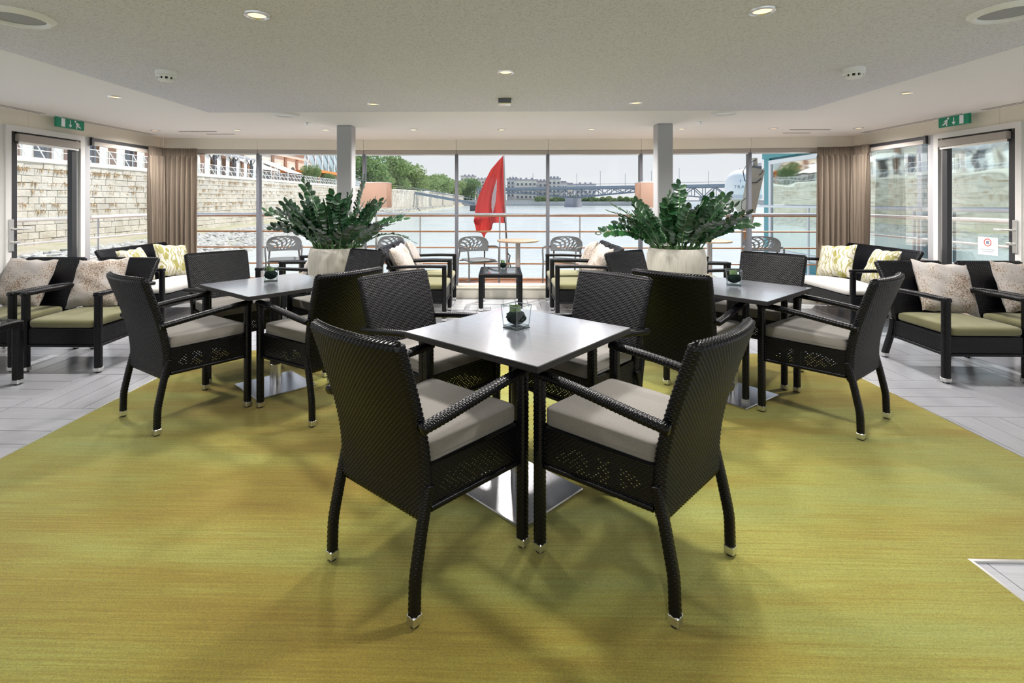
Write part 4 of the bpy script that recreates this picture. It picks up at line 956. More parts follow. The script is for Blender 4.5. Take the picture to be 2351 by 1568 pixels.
for i in range(nv):
    q = i/(nv-1); qa = min(1, q/.80); s0 = np.linspace(0, 1, len(Lp))
    lx, ly = (np.interp(qa, s0, [p[k] for p in Lp]) for k in (0, 1)); rx, ry = (np.interp(qa, s0, [p[k] for p in Rp]) for k in (0, 1))
    for j in range(nu):
        u = j/(nu-1); x, y = lx+(rx-lx)*u, ly+(ry-ly)*u
        if q > .80:
            k = (q-.80)/.20; bx_, by_ = (np.interp(u, [b[0] for b in Bp], [b[c] for b in Bp]) for c in (1, 2)); x += (bx_-x)*k; y += (by_-y)*k
        w = (rx-lx)/F*9.2; crump = max(0, q-.74)*3.2*max(0, 1-u/.62)
        f = .20*w*(np.sin(u*7.5+q*1.6+.4)*.62+np.sin(u*15-q*4+1)*.30)*min(1, q*3)+.085*crump*(np.sin(q*38+u*9)+.7*np.sin(u*34+q*11))
        V[i, j] = W3(x, y)+np.array([0, f, .012*crump*np.sin(u*30+q*20)])
Q = grid_faces(nv, nu, False); jj = (Q[:, 0] % nu)/nu; ii = (Q[:, 0]//nu)/nv
cxm = .615-.06*ii; wid = .075*np.sin(np.clip((ii-.34)/.42, 0, 1)*PI)**.8; mi = (np.abs(jj-cxm) < wid).astype(int)
put('cloth', mesh_np('cloth', V.reshape(-1, 3), Q, ['flag_red', 'flag_white'], True, mi), t)

# davit and satellite dome astern
a0 = at(1711, 513, 9.75); a1 = at(1737, 388, 9.75)
t = thing('davit', 'beige leaning davit arm with cables at the stern corner', 'davit', (a0.x-.05, 9.75, 0))
o = Vector((a0.x-.05, 9.75, 0)); A, B = a0-o, a1-o; d = (B-A).normalized(); n = Vector((d.z, 0, -d.x))
m = MB(); V = []
for p, w in ((A, .095), (B, .115)):
    for sy_ in (-.09, .09): V += [p-n*w+Vector((0, sy_, 0)), p+n*w+Vector((0, sy_, 0))]
m.add(V, [(0, 1, 3, 2), (4, 5, 7, 6), (0, 1, 5, 4), (2, 3, 7, 6), (0, 2, 6, 4), (1, 3, 7, 5)]); m.build('arm', 'davit_beige', t)
MB().cbox((B.x-.10, -.08, B.z-.01), (B.x+.06, .08, B.z+.05), .006).build('clamp', 'mullion_metal', t)
MB().cbox((B.x-.07, -.06, B.z+.05), (B.x-.01, .06, B.z+.21), .006).build('head_block', 'davit_beige', t); MB().cbox((B.x-.02, -.05, B.z+.04), (B.x+.07, .05, B.z+.12), .006).build('winch_box', 'hull_white', t)
m = MB().lathe([(.001, -.03), (.075, -.02), (.085, 0), (.075, .02), (.001, .03)], 24); m.build('disc', 'hull_white', t, True, (B.x-.13, -.02, B.z+.08), (0, PI/2+.3, 0))
MB().tube([(B.x-.05, -.09, B.z+.17), (B.x-.22, -.1, B.z+.10), (B.x-.30, -.1, B.z-.05), (B.x-.27, -.1, B.z-.22), (B.x-.18, -.1, B.z-.27), (B.x-.05, -.1, B.z-.26), (B.x+.04, -.1, B.z-.18)], .009, 6).tube([(A.x-.02, -.12, A.z+.5), (A.x-.12, -.12, A.z+.42), (A.x-.13, -.12, A.z+.28), (A.x-.06, -.12, A.z+.24)], .008, 6).tube([(B.x+.08, -.1, B.z+.01), (B.x+.05, -.1, B.z-.08), (B.x+.0, -.1, B.z-.12)], .007, 6).build('cable', 'cable_black', t, True)
MB().cbox((A.x-.12, -.08, A.z-.06), (A.x+.08, .08, A.z+.02), .008).build('foot_block', 'mullion_metal', t)
MB().tube([(A.x, 0, A.z), (0, 0, -2.2)], .03, 8).build('post', 'rail_wood', t, True)
c = at(1706, 448, 19.0); t = thing('satellite_dome', 'white satellite dome on a grey ring and beige foot by the davit', 'satellite dome', (c.x, 19.0, -2.0))
zb = c.z+2.0; rd = .62
MB().lathe([(rd, zb), (rd*1.0, zb+.31), (rd*.97, zb+.49), (rd*.86, zb+.68), (rd*.66, zb+.83), (rd*.36, zb+.93), (.001, zb+.96)], 48, cap=False).build('dome', 'hull_white', t, True)
MB().lathe([(rd*.94, zb-.16), (rd*1.02, zb-.13), (rd*1.02, zb+.0), (rd, zb+.005)], 48, cap=False).build('ring', 'dome_grey', t, True)
MB().lathe([(.2, zb-.6), (.23, zb-.52), (rd*.90, zb-.16)], 32).build('foot', 'davit_beige', t, True); MB().lathe([(.07, 0), (.07, zb-.58)], 16).build('mast', 'mullion_metal', t, True)
def text3(name, body, size, mat, parent, loc, rot):
    cu = bpy.data.curves.new(name, 'FONT'); cu.body = body; cu.size = size; cu.extrude = .003; cu.align_x = 'CENTER'; cu.space_character = 1.35
    dg = bpy.data.objects.new(name, cu); col.objects.link(dg); bpy.context.view_layer.update()
    me = bpy.data.meshes.new_from_object(dg.evaluated_get(bpy.context.evaluated_depsgraph_get())); bpy.data.objects.remove(dg); me.materials.clear(); me.materials.append(M(mat))
    # wrap the letters round the dome
    for v in me.vertices:
        a = v.co.x/(rd+.006); r = rd+.004+v.co.z; v.co = Vector((r*math.sin(a), -r*math.cos(a), v.co.y))
    return put(name, me, parent, loc, rot)
text3('lettering', 'TRA  Y', .16, 'text_grey', t, (0, 0, zb+.24), (0, 0, R(-25)))
text3('emblem', 'I  M', .14, 'text_blue', t, (0, 0, zb+.46), (0, 0, R(-21)))

# river, bank, embankment wall
struct(put('water', mesh_np('water', [(-900, -60, -1.95), (900, -60, -1.95), (900, 1400, -1.95), (-900, 1400, -1.95)], [(0, 1, 2, 3)], 'river', False)))
WL = [(-27.3, 12), (-28, 46), (-30.2, 100), (-29.5, 150), (-29, 215), (-29, 420)]
def wx(y): return float(np.interp(y, [p[1] for p in WL], [p[0] for p in WL]))
ZT = lambda y: float(np.interp(y, [0, 46, 100, 215], [3.7, 3.7, 4.15, 5.2])); ZB_ = lambda y: float(np.interp(y, [0, 46, 100, 215], [-1.3, -1.3, -.95, -.9]))
SH = lambda y: float(np.interp(y, [12, 34, 55, 100, 215], [-15.5, -16.8, -20.5, -26.5, -27.8]))   # shoreline
ys = np.concatenate([np.arange(12, 60, .7), np.arange(60, 384, 4)]); ks = np.linspace(0, 1, 22); V = []
r_ = np.random.default_rng(5)
for y in ys:
    for k in ks:
        x = wx(y)-.3+(SH(y)+.6-wx(y)+.3)*k; z = ZB_(y)+.1-(.15*k/.45 if k < .45 else .15+(ZB_(y)+2.0)*(k-.45)/.55*.98)+r_.uniform(-.05, .05)
        V.append((x, y, z))
bank = struct(put('bank', mesh_np('bank', V, grid_faces(len(ys), len(ks), False)[:, ::-1], 'bank_grass', True))); bank['kind'] = 'structure'
ew = struct(put('wall_2', None)); ew['label'] = 'long pale ashlar embankment wall along the river'
m = MB()
for i in range(5):
    (xa, ya), (xb, yb) = WL[i], WL[i+1]
    m.add([(xa-.12, ya, ZB_(ya)-.4), (xb-.12, yb, ZB_(yb)-.4), (xb-.12, yb, ZT(yb)), (xa-.12, ya, ZT(ya)), (xa-14, ya, ZT(ya)), (xb-14, yb, ZT(yb))], [(0, 1, 2, 3), (3, 2, 5, 4)])
m.build('backing', 'stone_mortar', ew)
m = MB()
for i in range(5):
    (xa, ya), (xb, yb) = WL[i], WL[i+1]; m.add([(xa+.12, ya, ZT(ya)-.02), (xb+.12, yb, ZT(yb)-.02), (xb+.12, yb, ZT(yb)+.26), (xa+.12, ya, ZT(ya)+.26), (xa-.8, ya, ZT(ya)+.26), (xb-.8, yb, ZT(yb)+.26), (xa-.12, ya, ZT(ya)-.02), (xb-.12, yb, ZT(yb)-.02)], [(0, 1, 2, 3), (3, 2, 5, 4), (6, 7, 1, 0)])
m.build('coping', 'coping_stone', ew)
NC = 12; stones = []; r_ = np.random.default_rng(9)
for c in range(NC):
    y = 17+r_.uniform(0, .8)
    while y < 214:
        L = r_.uniform(.6, 1.35); stones.append((y, L, c)); y += L
stones.sort(); SM = [MB().cbox((-.10, -.5, -.5), (.10+d, .5, .5), .03) for d in (0, .012, .026)]
SM = [m.mesh('stone', 'stone') for m in SM]
rest = MB(); cnt = 0
for y, L, c in stones:
    yc = y+L/2; h = (ZT(yc)-ZB_(yc))/NC; z = ZB_(yc)+h*(c+.5); k_ = (yc-.5*0); vis = (PX+F*(CY*wx(yc)+SY*yc)/(CY*yc-SY*wx(yc)))
    if vis < -40: continue
    if cnt < 300 and not (332 < vis < 425):
        put('stone', SM[int(r_.integers(3))], ew, (wx(yc)-.05, yc, z), (0, 0, 0), (1, L-.022, h-.022)); cnt += 1
    else:
        dx = r_.uniform(0, .05); rest.box((wx(yc)-.2, y+.012, z-h/2+.012), (wx(yc)+.05+dx, y+L-.012, z+h/2-.012))
o = rest.build('stones', 'stone', ew); o['kind'] = 'stuff'
V = []; T = []
for k in range(1100):
    y = 18+130*r_.random()**1.6; h_ = (ZT(y)-ZB_(y))/NC; row = r_.choice([11, 11, 11, 9, 9, 6, 5, 8]); z = ZB_(y)+h_*row+r_.uniform(-.03, .03); x = wx(y)+.05
    for q in range(7):
        yy = y+r_.normal()*.10*(1+y/120); L = r_.uniform(.08, .34); w = r_.uniform(.012, .03)*(1+y/90); b = len(V)
        V += [(x, yy-w, z), (x, yy+w, z), (x+.05+r_.uniform(0, .06), yy+r_.uniform(-.08, .08), z-L*(1 if q < 5 else -.5))]; T.append((b, b+2, b+1))
o = put('dry_weeds', mesh_np('dry_weeds', V, None, 'dry_weed', False, tris=T), ew); o['kind'] = 'stuff'
# riprap boulders
def rock_mesh(seed):
    r2 = np.random.default_rng(seed); bm = bmesh.new(); bmesh.ops.create_icosphere(bm, subdivisions=1, radius=.5)
    for v in bm.verts: v.co *= r2.uniform(.72, 1.15); v.co.z *= .7
    me = bpy.data.meshes.new('rock'); bm.to_mesh(me); bm.free(); me.materials.append(M('rock')); return me
RK = [rock_mesh(k) for k in range(6)]
rocks = []
for k in range(6000):
    y = 17+100*r_.random()**1.7; q = r_.random()**.85; x0 = wx(y)+(SH(y)-wx(y))*.36; x = x0+(SH(y)+.8-x0)*q
    kk = (x-wx(y))/(SH(y)-wx(y)); z = ZB_(y)-.05-(ZB_(y)+2.0)*max(0, (kk-.45)/.55)*.98
    rocks.append((y, x, z, r_.uniform(.28, .78), r_.uniform(0, 6), int(r_.integers(6))))
for k in range(2200):
    y = 105+190*r_.random(); q = r_.random(); x = wx(y)+(SH(y)+.6-wx(y))*(.25+.75*q); kk = (x-wx(y))/(SH(y)-wx(y)); z = ZB_(y)+.05-(ZB_(y)+2.0)*max(0, (kk-.45)/.55)*.98
    rocks.append((y, x, z, r_.uniform(.5, 1.0), r_.uniform(0, 6), int(r_.integers(6))))
rocks.sort(); nR = 0; V = []; T = []
base = []
for me in RK:
    a = np.array([v.co[:] for v in me.vertices]); f = np.array([p.vertices[:] for p in me.polygons]); base.append((a, f))
for y, x, z, s_, az, k in rocks:
    px_ = PX+F*(CY*x+SY*y)/(CY*y-SY*x); py_ = PY+F*(H-z)/(CY*y-SY*x)
    inview = (438 < px_ < 640 or 25 < px_ < 325) and py_ < 612
    if inview and nR < 160 and s_ > .42:
        o = put('boulder', RK[k], None, (x, y, z), (0, .2, az), (s_, s_*1.2, s_)); tag(o, 'pale grey boulder of the riprap bank below the stone wall', 'rock', 'riprap boulders'); nR += 1
    else:
        a, f = base[k]; c_, s2 = math.cos(az), math.sin(az); b = a*s_; T.append(f+len(V)*12)
        V.append(np.stack([b[:, 0]*c_-b[:, 1]*s2+x, b[:, 0]*s2+b[:, 1]*c_+y, b[:, 2]+z], 1))
na = len(base[0][0]); T = np.concatenate([base[0][1]*0+0]) if False else T
allT = []; off = 0
for f_, v_ in zip(T, V): allT.append((f_-f_.min()*0) if False else f_)
# face offsets: every rock has the same number of vertices
allT = np.concatenate([(rocksf % na)+i*na for i, rocksf in enumerate([t_-((t_.min())//12*12) for t_ in T])])
o = put('riprap', mesh_np('riprap', np.concatenate(V), None, 'rock', False, tris=allT)); o['kind'] = 'stuff'; tag(o, 'grey riprap stones sloping into the river', 'rocks')

# promenade railing on top of the wall
t = thing('promenade_railing', 'glass promenade railing with white slanted braces on the embankment wall', 'railing', (wx(17), 17, ZT(17)+.26)); o0 = Vector(t.location)
P = lambda x, y, z: Vector((x, y, z))-o0
brace = MB().tube([(-.55, 0, .98), (.05, 0, 0)], .03, 6).mesh('brace', 'rail_white'); post_ = MB().tube([(-.55, 0, 0), (-.55, 0, .98)], .025, 6).mesh('post', 'rail_white')
y = 17.0; k = 0
while y < 120:
    l = P(wx(y), y, ZT(y)+.26); put('brace', brace, t, l); 
    if k % 2 == 0: put('post', post_, t, l)
    y += 1.2; k += 1
for za in (.98, .5): MB().tube([P(wx(y)-.55, y, ZT(y)+.26+za) for y in range(17, 300, 3)], .03, 6).build('top_rail' if za > .9 else 'mid_rail', 'rail_white', t)
for i in range(33):
    ya, yb = 17+i*3.2, 17+i*3.2+3.1; put('glass_panel', mesh_np('glass_panel', [P(wx(ya)-.56, ya, ZT(ya)+.32), P(wx(yb)-.56, yb, ZT(yb)+.32), P(wx(yb)-.56, yb, ZT(yb)+1.2), P(wx(ya)-.56, ya, ZT(ya)+1.2)], [(0, 1, 2, 3)], 'fence_glass', False), t)

# promenade buildings
def arch(m, xc, zc, r, h, n=10):               # outline in (y, z)
    return [(xc-r, zc), (xc+r, zc)]+[(xc+r*math.cos(PI*k/n), zc+h+r*math.sin(PI*k/n)) for k in range(n+1)]
t = thing('building', 'old market hall with pale arched windows and red brick bands', 'building', (-41, 50, 3.8)); o0 = Vector(t.location)
MB().box((-10, -20, -.3), (0, 55, 11)).build('wall', 'facade_white', t)
for z0, z1 in ((.0, .5), (6.6, 7.6)): MB().box((-.3, -20, z0), (.12, 55, z1)).build('brick_band', 'brick_red', t)
MB().box((-.3, -20, 5.9), (.25, 55, 6.25)).build('cornice', 'facade_white', t)
sw = Matrix(((0, 1, 0, 0), (1, 0, 0, 0), (0, 0, 1, 0), (0, 0, 0, 1)))
for k in range(13):
    yc = -16+k*5.4
    MB().prism(arch(None, yc, .4, 1.75, 2.5), .0, .22, sw).build('arch_surround', 'coping_stone', t)
    w = MB().prism(arch(None, yc, .5, 1.25, 2.5), .05, .28, sw).build('window', 'window_dark', t)
    MB().prism([(yc+1.9, .5), (yc+2.9, .5), (yc+2.9, 5.8), (yc+1.9, 5.8)], .0, .15, sw).build('pilaster', 'brick_red', t)
t = thing('pergola', 'long timber pergola with white drapes and tiled roof on the promenade', 'pergola', (-34.2, 42, 3.8))
MB().add([(-1.6, -20, 3.6), (1.6, -20, 2.9), (1.6, 25, 2.9), (-1.6, 25, 3.6), (-1.6, -20, 3.72), (1.6, -20, 3.02), (1.6, 25, 3.02), (-1.6, 25, 3.72)], [(0, 1, 2, 3), (4, 5, 6, 7), (0, 1, 5, 4), (2, 3, 7, 6), (1, 2, 6, 5)]).build('roof', 'roof_grey', t)
for k in range(30): MB().tube([(-1.6, -20+k*1.55, 3.75), (1.65, -20+k*1.55, 3.05)], .14, 6).build('roof_tile', 'awning_cloth', t)
for k in range(11):
    y = -19+k*4.3
    MB().box((1.3, y, 0), (1.5, y+.2, 3.0)).build('post', 'mullion_metal', t); MB().tube([(1.4, y, 2.0), (1.4, y+1.1, 2.95)], .07, 5).tube([(1.4, y, 2.0), (1.4, y-1.1, 2.95)], .07, 5).build('brace', 'mullion_metal', t)
    for s_ in (.7, 2.6): MB().add([(1.35, y+s_, .1), (1.45, y+s_+.5, .1), (1.35, y+s_+.9, 2.9), (1.45, y+s_-.1, 2.9)], [(0, 1, 2, 3)]).build('drape', 'awning_cloth', t)
    MB().box((.2, y+1.4, 0), (.35, y+2.4, 2.6)).build('shutter', 'brick_red' if k % 2 else 'timber', t)
for i, (ya, s_) in enumerate(((73.5, 'nearer white awning sloping over the promenade cafe'), (83, 'farther white awning sloping over the promenade cafe'))):
    t = thing('awning', s_, 'awning', (-36, ya, 3.9), 0, 'white cafe awnings')
    MB().add([(-4.6, 0, 4.3), (.6, .8, 2.2), (.6, 7.4, 2.2), (-4.6, 6.4, 4.3), (-4.6, 0, 4.4), (.6, .8, 2.3), (.6, 7.4, 2.3), (-4.6, 6.4, 4.4)], [(0, 1, 2, 3), (4, 5, 6, 7), (0, 1, 5, 4), (1, 2, 6, 5), (2, 3, 7, 6)]).build('canopy', 'awning_cloth', t)
    for y in (1, 7.2): MB().box((.45, y, -.1), (.57, y+.12, 2.25)).build('post', 'rail_white', t)
    for k in range(4): MB().box((-.9, 1.2+k*1.5, 0), (-.2, 1.9+k*1.5, .75)).build('cafe_table', 'timber' if k % 2 else 'barge_dark', t)
t = thing('building', 'orange timber-braced cafe hut with flat roof beyond the awnings', 'building', (-34.4, 92, 4.0))
MB().box((-6, 0, 2.6), (1.5, 22, 3.1)).build('roof', 'orange_paint', t); MB().box((-6, .5, 0), (-3, 21.5, 2.6)).build('wall', 'brick_red', t)
for k in range(5): MB().box((1.1, k*5.2, 0), (1.3, k*5.2+.2, 2.6)).build('post', 'orange_paint', t); MB().tube([(1.2, k*5.2, 1.4), (1.2, k*5.2+1.2, 2.6)], .09, 5).tube([(1.2, k*5.2, 1.4), (1.2, k*5.2-1.2, 2.6)], .09, 5).build('brace', 'timber', t)
t = thing('building', 'big curved glass hall with diagonal lattice behind the orange hut', 'building', (-57, 107, 4.0)); V = []
n = 18
for y in (0, 90):
    for k in range(n+1): a = PI*k/n; V.append((15*math.cos(a), y, 22*math.sin(a)))
put('glass_shell', mesh_np('glass_shell', V, grid_faces(2, n+1, False), 'lattice_glass', True), t)
MB().add([(15*math.cos(PI*k/n), .0, 22*math.sin(PI*k/n)) for k in range(n+1)], [tuple(range(n+1))]).build('gable', 'lattice_glass', t)
m = MB(); q = lambda a, y: (15.15*math.cos(a), y, 22.15*math.sin(a))
for k in range(-10, 31):
    for sg in (1, -1):
        pts = [q(PI*j/20, k*4.5+sg*j*2.2) for j in range(0, 12) if 0 <= k*4.5+sg*j*2.2 <= 90]
        if len(pts) > 1: m.tube(pts, .14, 4)
for k in range(-3, 4): m.tube([(k*4-9, -.1, .2), (k*4+9, -.1, 20)], .12, 4).tube([(k*4+9, -.1, .2), (k*4-9, -.1, 20)], .12, 4)
o = m.build('lattice', 'hull_white', t); o['kind'] = 'stuff'

# trees
def foliage_mesh(seed, n, blobs, leaf):
    r2 = np.random.default_rng(seed); V = []; T = []
    for k in range(n):
        cx_, cy_, cz_, rx, rz = blobs[int(r2.integers(len(blobs)))]; d = r2.normal(size=3); d /= np.linalg.norm(d); d *= r2.uniform(.72, 1.03)
        c = np.array([cx_+d[0]*rx, cy_+d[1]*rx, cz_+d[2]*rz]); a, b = r2.normal(size=3), r2.normal(size=3); a /= np.linalg.norm(a); b -= a*b.dot(a); b /= np.linalg.norm(b)
        s_ = leaf*r2.uniform(.6, 1.4); i = len(V); V += [c-a*s_, c+b*s_*.7, c+a*s_, c-b*s_*.7]; T.append((i, i+1, i+2, i+3))
    return mesh_np('foliage', V, T, 'foliage', False)
def blobs(seed, k, spread, h0, h1):
    r2 = np.random.default_rng(seed); return [(r2.uniform(-spread, spread), r2.uniform(-spread, spread), r2.uniform(h0, h1), r2.uniform(.26, .40), r2.uniform(.20, .34)) for _ in range(k)]
FM = [foliage_mesh(1, 3600, blobs(1, 17, .42, .12, .98), .034), foliage_mesh(2, 3600, blobs(2, 18, .50, .08, .9), .034), foliage_mesh(3, 3400, blobs(3, 15, .34, .10, 1.05), .036)]
TRK = MB().tube([(0, 0, 0), (.01, 0, .3), (-.01, .01, .62)], [.055, .04, .02], 7).mesh('trunk', 'trunk')
def tree(px_, ytop, ybase, Y, w, k, label, az=0):
    Yn = min(410, -32.5/((px_-PX)/F-YAW)); w *= Yn/Y; Y = Yn          # on the promenade strip, x about -32.5
    p = at(px_, ybase, Y); p.z = ZT(Y)-.05 if p.x < -29.5 else 2.15; top = at(px_, ytop, Y); h = (top.z-p.z)/1.22
    t = thing('tree', label, 'tree', p, az, 'promenade trees')
    put('trunk', TRK, t, (0, 0, 0), (0, 0, 0), (h, h, h)); f = put('foliage', FM[k], t, (0, 0, 0), (0, 0, 0), (w, w, h)); f['kind'] = 'stuff'
for a in ((716, 371, 432, 86, 2.2, 1, 'pale green small tree behind the awnings and the orange hut'), (752, 392, 432, 96, 2.2, 1, 'low yellow-green shrub tree beside the orange hut'), (848, 340, 440, 120, 9, 0, 'tall hazy grey-green tree beside the embankment side column'),
          (940, 372, 448, 140, 8, 2, 'dense green tree between the tall tree and the widest promenade tree'), (990, 398, 453, 172, 7, 0, 'rounded green tree third from the flag on the promenade'), (1045, 410, 456, 196, 7, 2, 'green tree touching the window mullion on the flag side'), (872, 398, 441, 105, 4.2, 1, 'rounded yellow-green tree above the tan lamp shade'), (905, 350, 446, 130, 8, 2, 'tall dark green tree right of the tan lamp shade'), (912, 408, 441, 110, 3.6, 1, 'low pale green tree between the lamp shade and the tall tree'),
          (950, 392, 450, 150, 7, 0, 'mid-height dark green tree on the promenade, widest of its row'), (972, 395, 452, 160, 8, 1, 'dark green tree beside the widest promenade tree'), (1003, 396, 454, 180, 8, 2, 'blue-green tree before the window mullion by the flag'),
          (1030, 404, 455, 190, 8, 0, 'green tree directly behind the window mullion by the flag'), (1058, 416, 456, 200, 7.5, 1, 'olive green tree between the mullion and the red flag'), (1082, 404, 458, 215, 7.5, 2, 'green tree nearest the red flag, in front of the white building')):
    tree(*a, az=a[0])

# gangway with pontoon
t = thing('gangway', 'sloping grey gangway down to a dark pontoon near the red flag', 'gangway', (-29, 172, 4.6))
g1 = at(1090, 470, 176)-Vector((-29, 172, 4.6)); MB().add([(0, -.9, -.9), (0, -.9, .0), (g1.x, g1.y-.9, g1.z), (g1.x, g1.y-.9, g1.z+.9), (0, .9, -.9), (0, .9, .0), (g1.x, g1.y+.9, g1.z), (g1.x, g1.y+.9, g1.z+.9)], [(0, 2, 3, 1), (4, 6, 7, 5), (0, 2, 6, 4), (1, 3, 7, 5)]).build('walkway', 'bridge_steel', t)
MB().tube([(0, -.9, 1.1), g1+Vector((0, -.9, 1.9))], .12, 5).build('handrail', 'bridge_steel', t); MB().box((g1.x-1.5, g1.y-3, -6.6), (g1.x+3.2, g1.y+3, g1.z-.2)).build('pontoon', 'barge_dark', t)
# far bank and buildings
m = MB().box((-140, 380, -2), (230, 384, 1.2)).box((-140, 384, -2), (330, 600, 2.2)); struct(m.build('ground', 'concrete'))
r_ = np.random.default_rng(4)
FB = [(1058, 1092, 405, 520, 'white apartment block between the trees and the red flag', 'facade_white'), (1090, 1120, 412, 540, 'pale apartment block half hidden by the red flag', 'facade_white'), (1164, 1190, 412, 415, 'grey apartment block right of the flag staff', 'facade_grey'), (1184, 1232, 414, 398, 'beige apartment block with mansard roof and four chimneys', 'facade_white'),
      (1226, 1256, 417, 415, 'low grey block ending at the window mullion', 'facade_grey'), (1258, 1287, 411, 398, 'tall white terraced block right of the mullion', 'facade_white'), (1284, 1302, 421, 415, 'mid-height grey block beside the tall terraced block', 'facade_grey'), (1300, 1318, 425, 432, 'small pale block above the bridge pier', 'facade_white'), (1322, 1368, 424, 450, 'long low white block above the bridge deck', 'facade_grey')]
for x0, x1, yt, Y, lab, mt in FB:
    p = at(x0, 458, Y); q = at(x1, yt, Y); z0 = -1.0; w = q.x-p.x; h = q.z-z0
    t = thing('building', lab, 'building', (p.x, Y, z0), 0, 'buildings on the far bank'); MB().box((0, 0, 0), (w, 14, h)).build('wall', mt, t)
    MB().box((-.3, -.4, h-.2), (w+.3, 14.4, h+.9)).build('roof', 'roof_grey', t)
    nf = max(2, int(h/3.4)); nw = max(3, int(w/3.0))
    for f in range(1, nf):
        for k in range(nw): MB().box(((k+.25)*w/nw, -.12, h-f*3.3-.6), ((k+.75)*w/nw, .1, h-f*3.3+1.1)).build('window', 'window_dark', t)
        MB().box((0, -.6, h-f*3.3-1.1), (w, 0, h-f*3.3-.85)).build('balcony', 'facade_white', t)
    for k in range(3): MB().box((w*(.2+.27*k), 4, h+.8), (w*(.2+.27*k)+1.6, 6, h+2.2)).build('chimney', 'roof_grey', t)
fm = foliage_mesh(8, 900, [(0, 0, .5, .5, .45)], .09)
for k in range(17):
    p = at(1236+k*13.5, 457, 381); t = thing('tree', 'small olive tree in the hazy row under the bridge deck on the far bank', 'tree', (p.x, 381+(k % 3), 1.2), k, 'far bank trees'); f = put('foliage', fm, t, (0, 0, -.6), (0, 0, 0), (5.6, 4.0, 4.2+.9*math.sin(k*2.3))); f['kind'] = 'stuff'; put('trunk', TRK, t, (0, 0, 0), (0, 0, 0), (4, 4, 2.5))
    
# steel truss bridge
A = at(1104, 434, 330); B = at(1720, 428, 250); A.z = B.z = 9.3
t = thing('bridge', 'long steel truss bridge on stone piers over the river', 'bridge', A); ex = (B-A).normalized(); LB = (B-A).length
lat = Vector((-ex.y, ex.x, 0))
def bx(m, a, b, w, hh):       # bar between two points in the bridge plane (s, z, offset)
    pa = ex*a[0]+Vector((0, 0, a[1]))+lat*a[2]; pb = ex*b[0]+Vector((0, 0, b[1]))+lat*b[2]; m.tube([pa, pb], w, 5, True)
def zat(x): return Vector((0, 0, 0))
MB().add([ex*0+lat*-5+Vector((0, 0, -.9)), ex*LB+lat*-5+Vector((0, 0, -.9)), ex*LB+lat*5+Vector((0, 0, -.9)), lat*5+Vector((0, 0, -.9)), lat*-5+Vector((0, 0, .5)), ex*LB+lat*-5+Vector((0, 0, .5)), ex*LB+lat*5+Vector((0, 0, .5)), lat*5+Vector((0, 0, .5))], [(0, 1, 2, 3), (4, 5, 6, 7), (0, 1, 5, 4), (2, 3, 7, 6)]).build('deck', 'bridge_steel', t)
pier_s = []
for px_ in (1316, 1622):
    k = (px_-PX)/F; dx, dy = CY*k-SY, CY+SY*k   # solve A + ex*s on the ray
    s_ = (dx*A.y-dy*A.x)/(dy*ex.x-dx*ex.y); pier_s.append(s_)
def depth(s_):
    d = min(abs(s_-p) for p in pier_s); return 2.0+3.2*max(0, 1-d/38)**1.2
seg = 5.2; nS = int(LB/seg)
for off in (-4, 4):
    m = MB()
    for k in range(nS):
        a, b = k*seg, (k+1)*seg; da, db = depth(a), depth(b)
        bx(m, (a, -.9-da, off), (b, -.9-db, off), .32, .3); bx(m, (a, -.9, off), (b, -.9, off), .3, .3); bx(m, (a, -.9, off), (a, -.9-da, off), .2, .2)
        if k % 2: bx(m, (a, -.9, off), (b, -.9-db, off), .24, .2)
        else: bx(m, (a, -.9-da, off), (b, -.9, off), .24, .2)
    o = m.build('truss', 'bridge_steel', t); o['kind'] = 'stuff'
for p in pier_s:
    c = ex*p; w = 2.4; V = []
    for z, g_ in ((-12, 1.15), (-6.0, 1.0)):
        for sx_, sy_ in ((-1, -1), (1, -1), (1, 1), (-1, 1)): V.append(c+ex*(sx_*w*g_)+lat*(sy_*6*g_)+Vector((0, 0, z)))
    MB().add(V, [(0, 1, 2, 3), (4, 5, 6, 7), (0, 1, 5, 4), (1, 2, 6, 5), (2, 3, 7, 6), (3, 0, 4, 7)]).build('pier', 'roof_grey', t)
MB().tube([lat*-4.8+Vector((0, 0, 1.6)), ex*LB+lat*-4.8+Vector((0, 0, 1.6))], .1, 4).build('parapet_rail', 'bridge_steel', t)
for k in range(16): MB().tube([ex*(12+k*14)+lat*-4, ex*(12+k*14)+lat*-4+Vector((0, 0, 7.0+(k % 3)))], .10, 4).build('lamp_mast', 'bridge_steel', t)
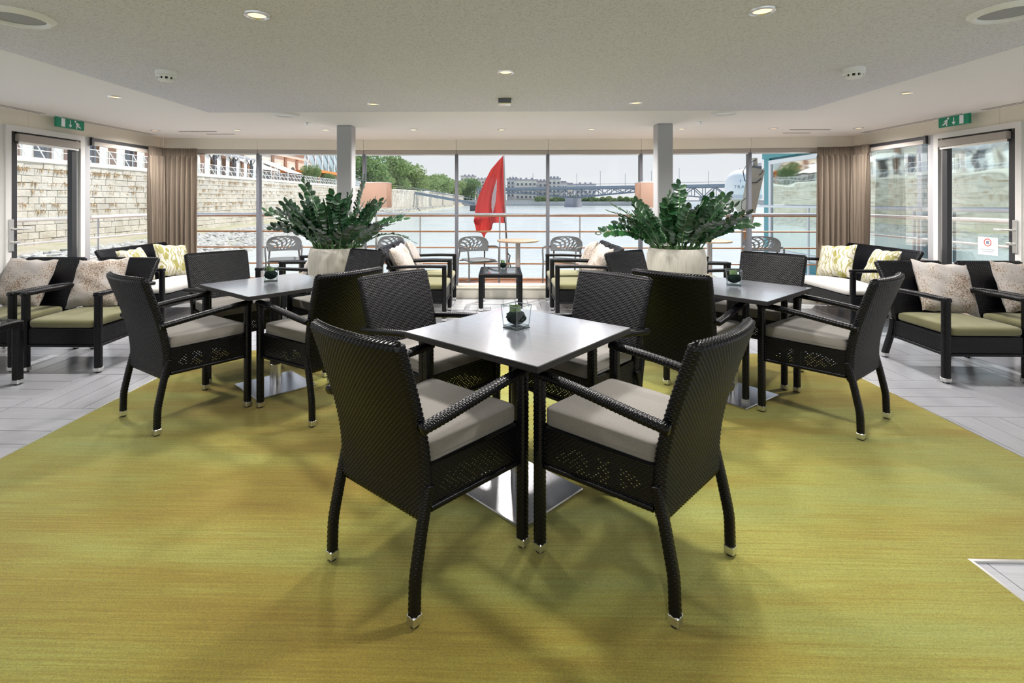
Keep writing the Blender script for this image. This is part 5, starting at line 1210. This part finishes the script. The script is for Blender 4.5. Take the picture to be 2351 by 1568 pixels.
# river ship
p = at(1590, 476, 120); t = thing('ship', 'white passenger ship moored beyond the teal side planter', 'ship', (p.x, 120, -2.0))
MB().add([(-9, -3, 0), (9, -3, 0), (9, 3, 0), (-9, 3, 0), (-10, -3, 1.2), (10.5, -3, 1.2), (10.5, 3, 1.2), (-10, 3, 1.2)], [(0, 1, 2, 3), (4, 5, 6, 7), (0, 1, 5, 4), (1, 2, 6, 5), (2, 3, 7, 6), (3, 0, 4, 7)]).build('hull', 'hull_white', t)
MB().box((-7, -2.5, 1.2), (7, 2.5, 2.4)).build('lower_cabin', 'hull_white', t); MB().box((-4, -2.2, 2.4), (4, 2.2, 3.3)).build('upper_cabin', 'hull_white', t)
for k in range(9): MB().box((-6.6+k*1.5, -2.55, 1.6), (-5.6+k*1.5, -2.45, 2.1)).build('window', 'window_dark', t)
MB().tube([(-1, 0, 3.3), (-1, 0, 6)], .08, 5).build('mast', 'rail_steel', t)

# teal landing-stage building alongside with mirror-like windows
PXL = 7.95
t = thing('landing_building', 'teal building alongside with white window frames and mirroring glass', 'building', (PXL, 15.5, -2.0)); zz = 2.0
def pb(name, y0, y1, z0, z1, x0, x1, mat): return MB().box((x0, y0-15.5, z0+zz), (x1, y1-15.5, z1+zz)).build(name, mat, t)
pb('wall', 2.5, 15.5, -.65, 2.76, .06, 5, 'teal_paint'); pb('roof', 2.4, 15.6, 2.80, 3.12, -.25, 5.2, 'hull_white'); pb('fascia', 2.45, 15.55, 2.62, 2.80, -.06, 5.1, 'teal_paint')
pb('hull', 2.0, 16.2, -2.0, -.62, -.05, 5.2, 'teal_paint'); pb('deck_ledge', 2.0, 16.2, -.62, -.52, -.45, 5.2, 'hull_white')
pb('corner_post', 15.22, 15.5, -.52, 2.62, -.03, .2, 'teal_paint')
for ya, yb in ((12.55, 15.2), (9.72, 12.3), (6.5, 9.42), (3.2, 6.2)):
    pb('window_pane', ya+.12, yb-.12, -.02, 2.44, -.015, .055, 'mirror_glass')
    f = MB(); b = lambda y0, y1, z0, z1: f.cbox((-.06, y0-15.5, z0+zz), (.05, y1-15.5, z1+zz), .01)
    b(ya, ya+.12, -.2, 2.56); b(yb-.12, yb, -.2, 2.56); b(ya+.12, yb-.12, 2.44, 2.56); b(ya+.12, yb-.12, -.2, -.02); f.build('window_frame', 'hull_white', t)
for z in (1.22,): MB().tube([(-.38, 2-15.5, z+zz), (-.38, .5, z+zz)], .035, 8).build('handrail', 'rail_white', t, True)
for k in range(5): MB().tube([(-.38, .4-k*3.2, -.55+zz), (-.38, .4-k*3.2, 1.22+zz)], .025, 6).build('rail_post', 'rail_white', t, True)
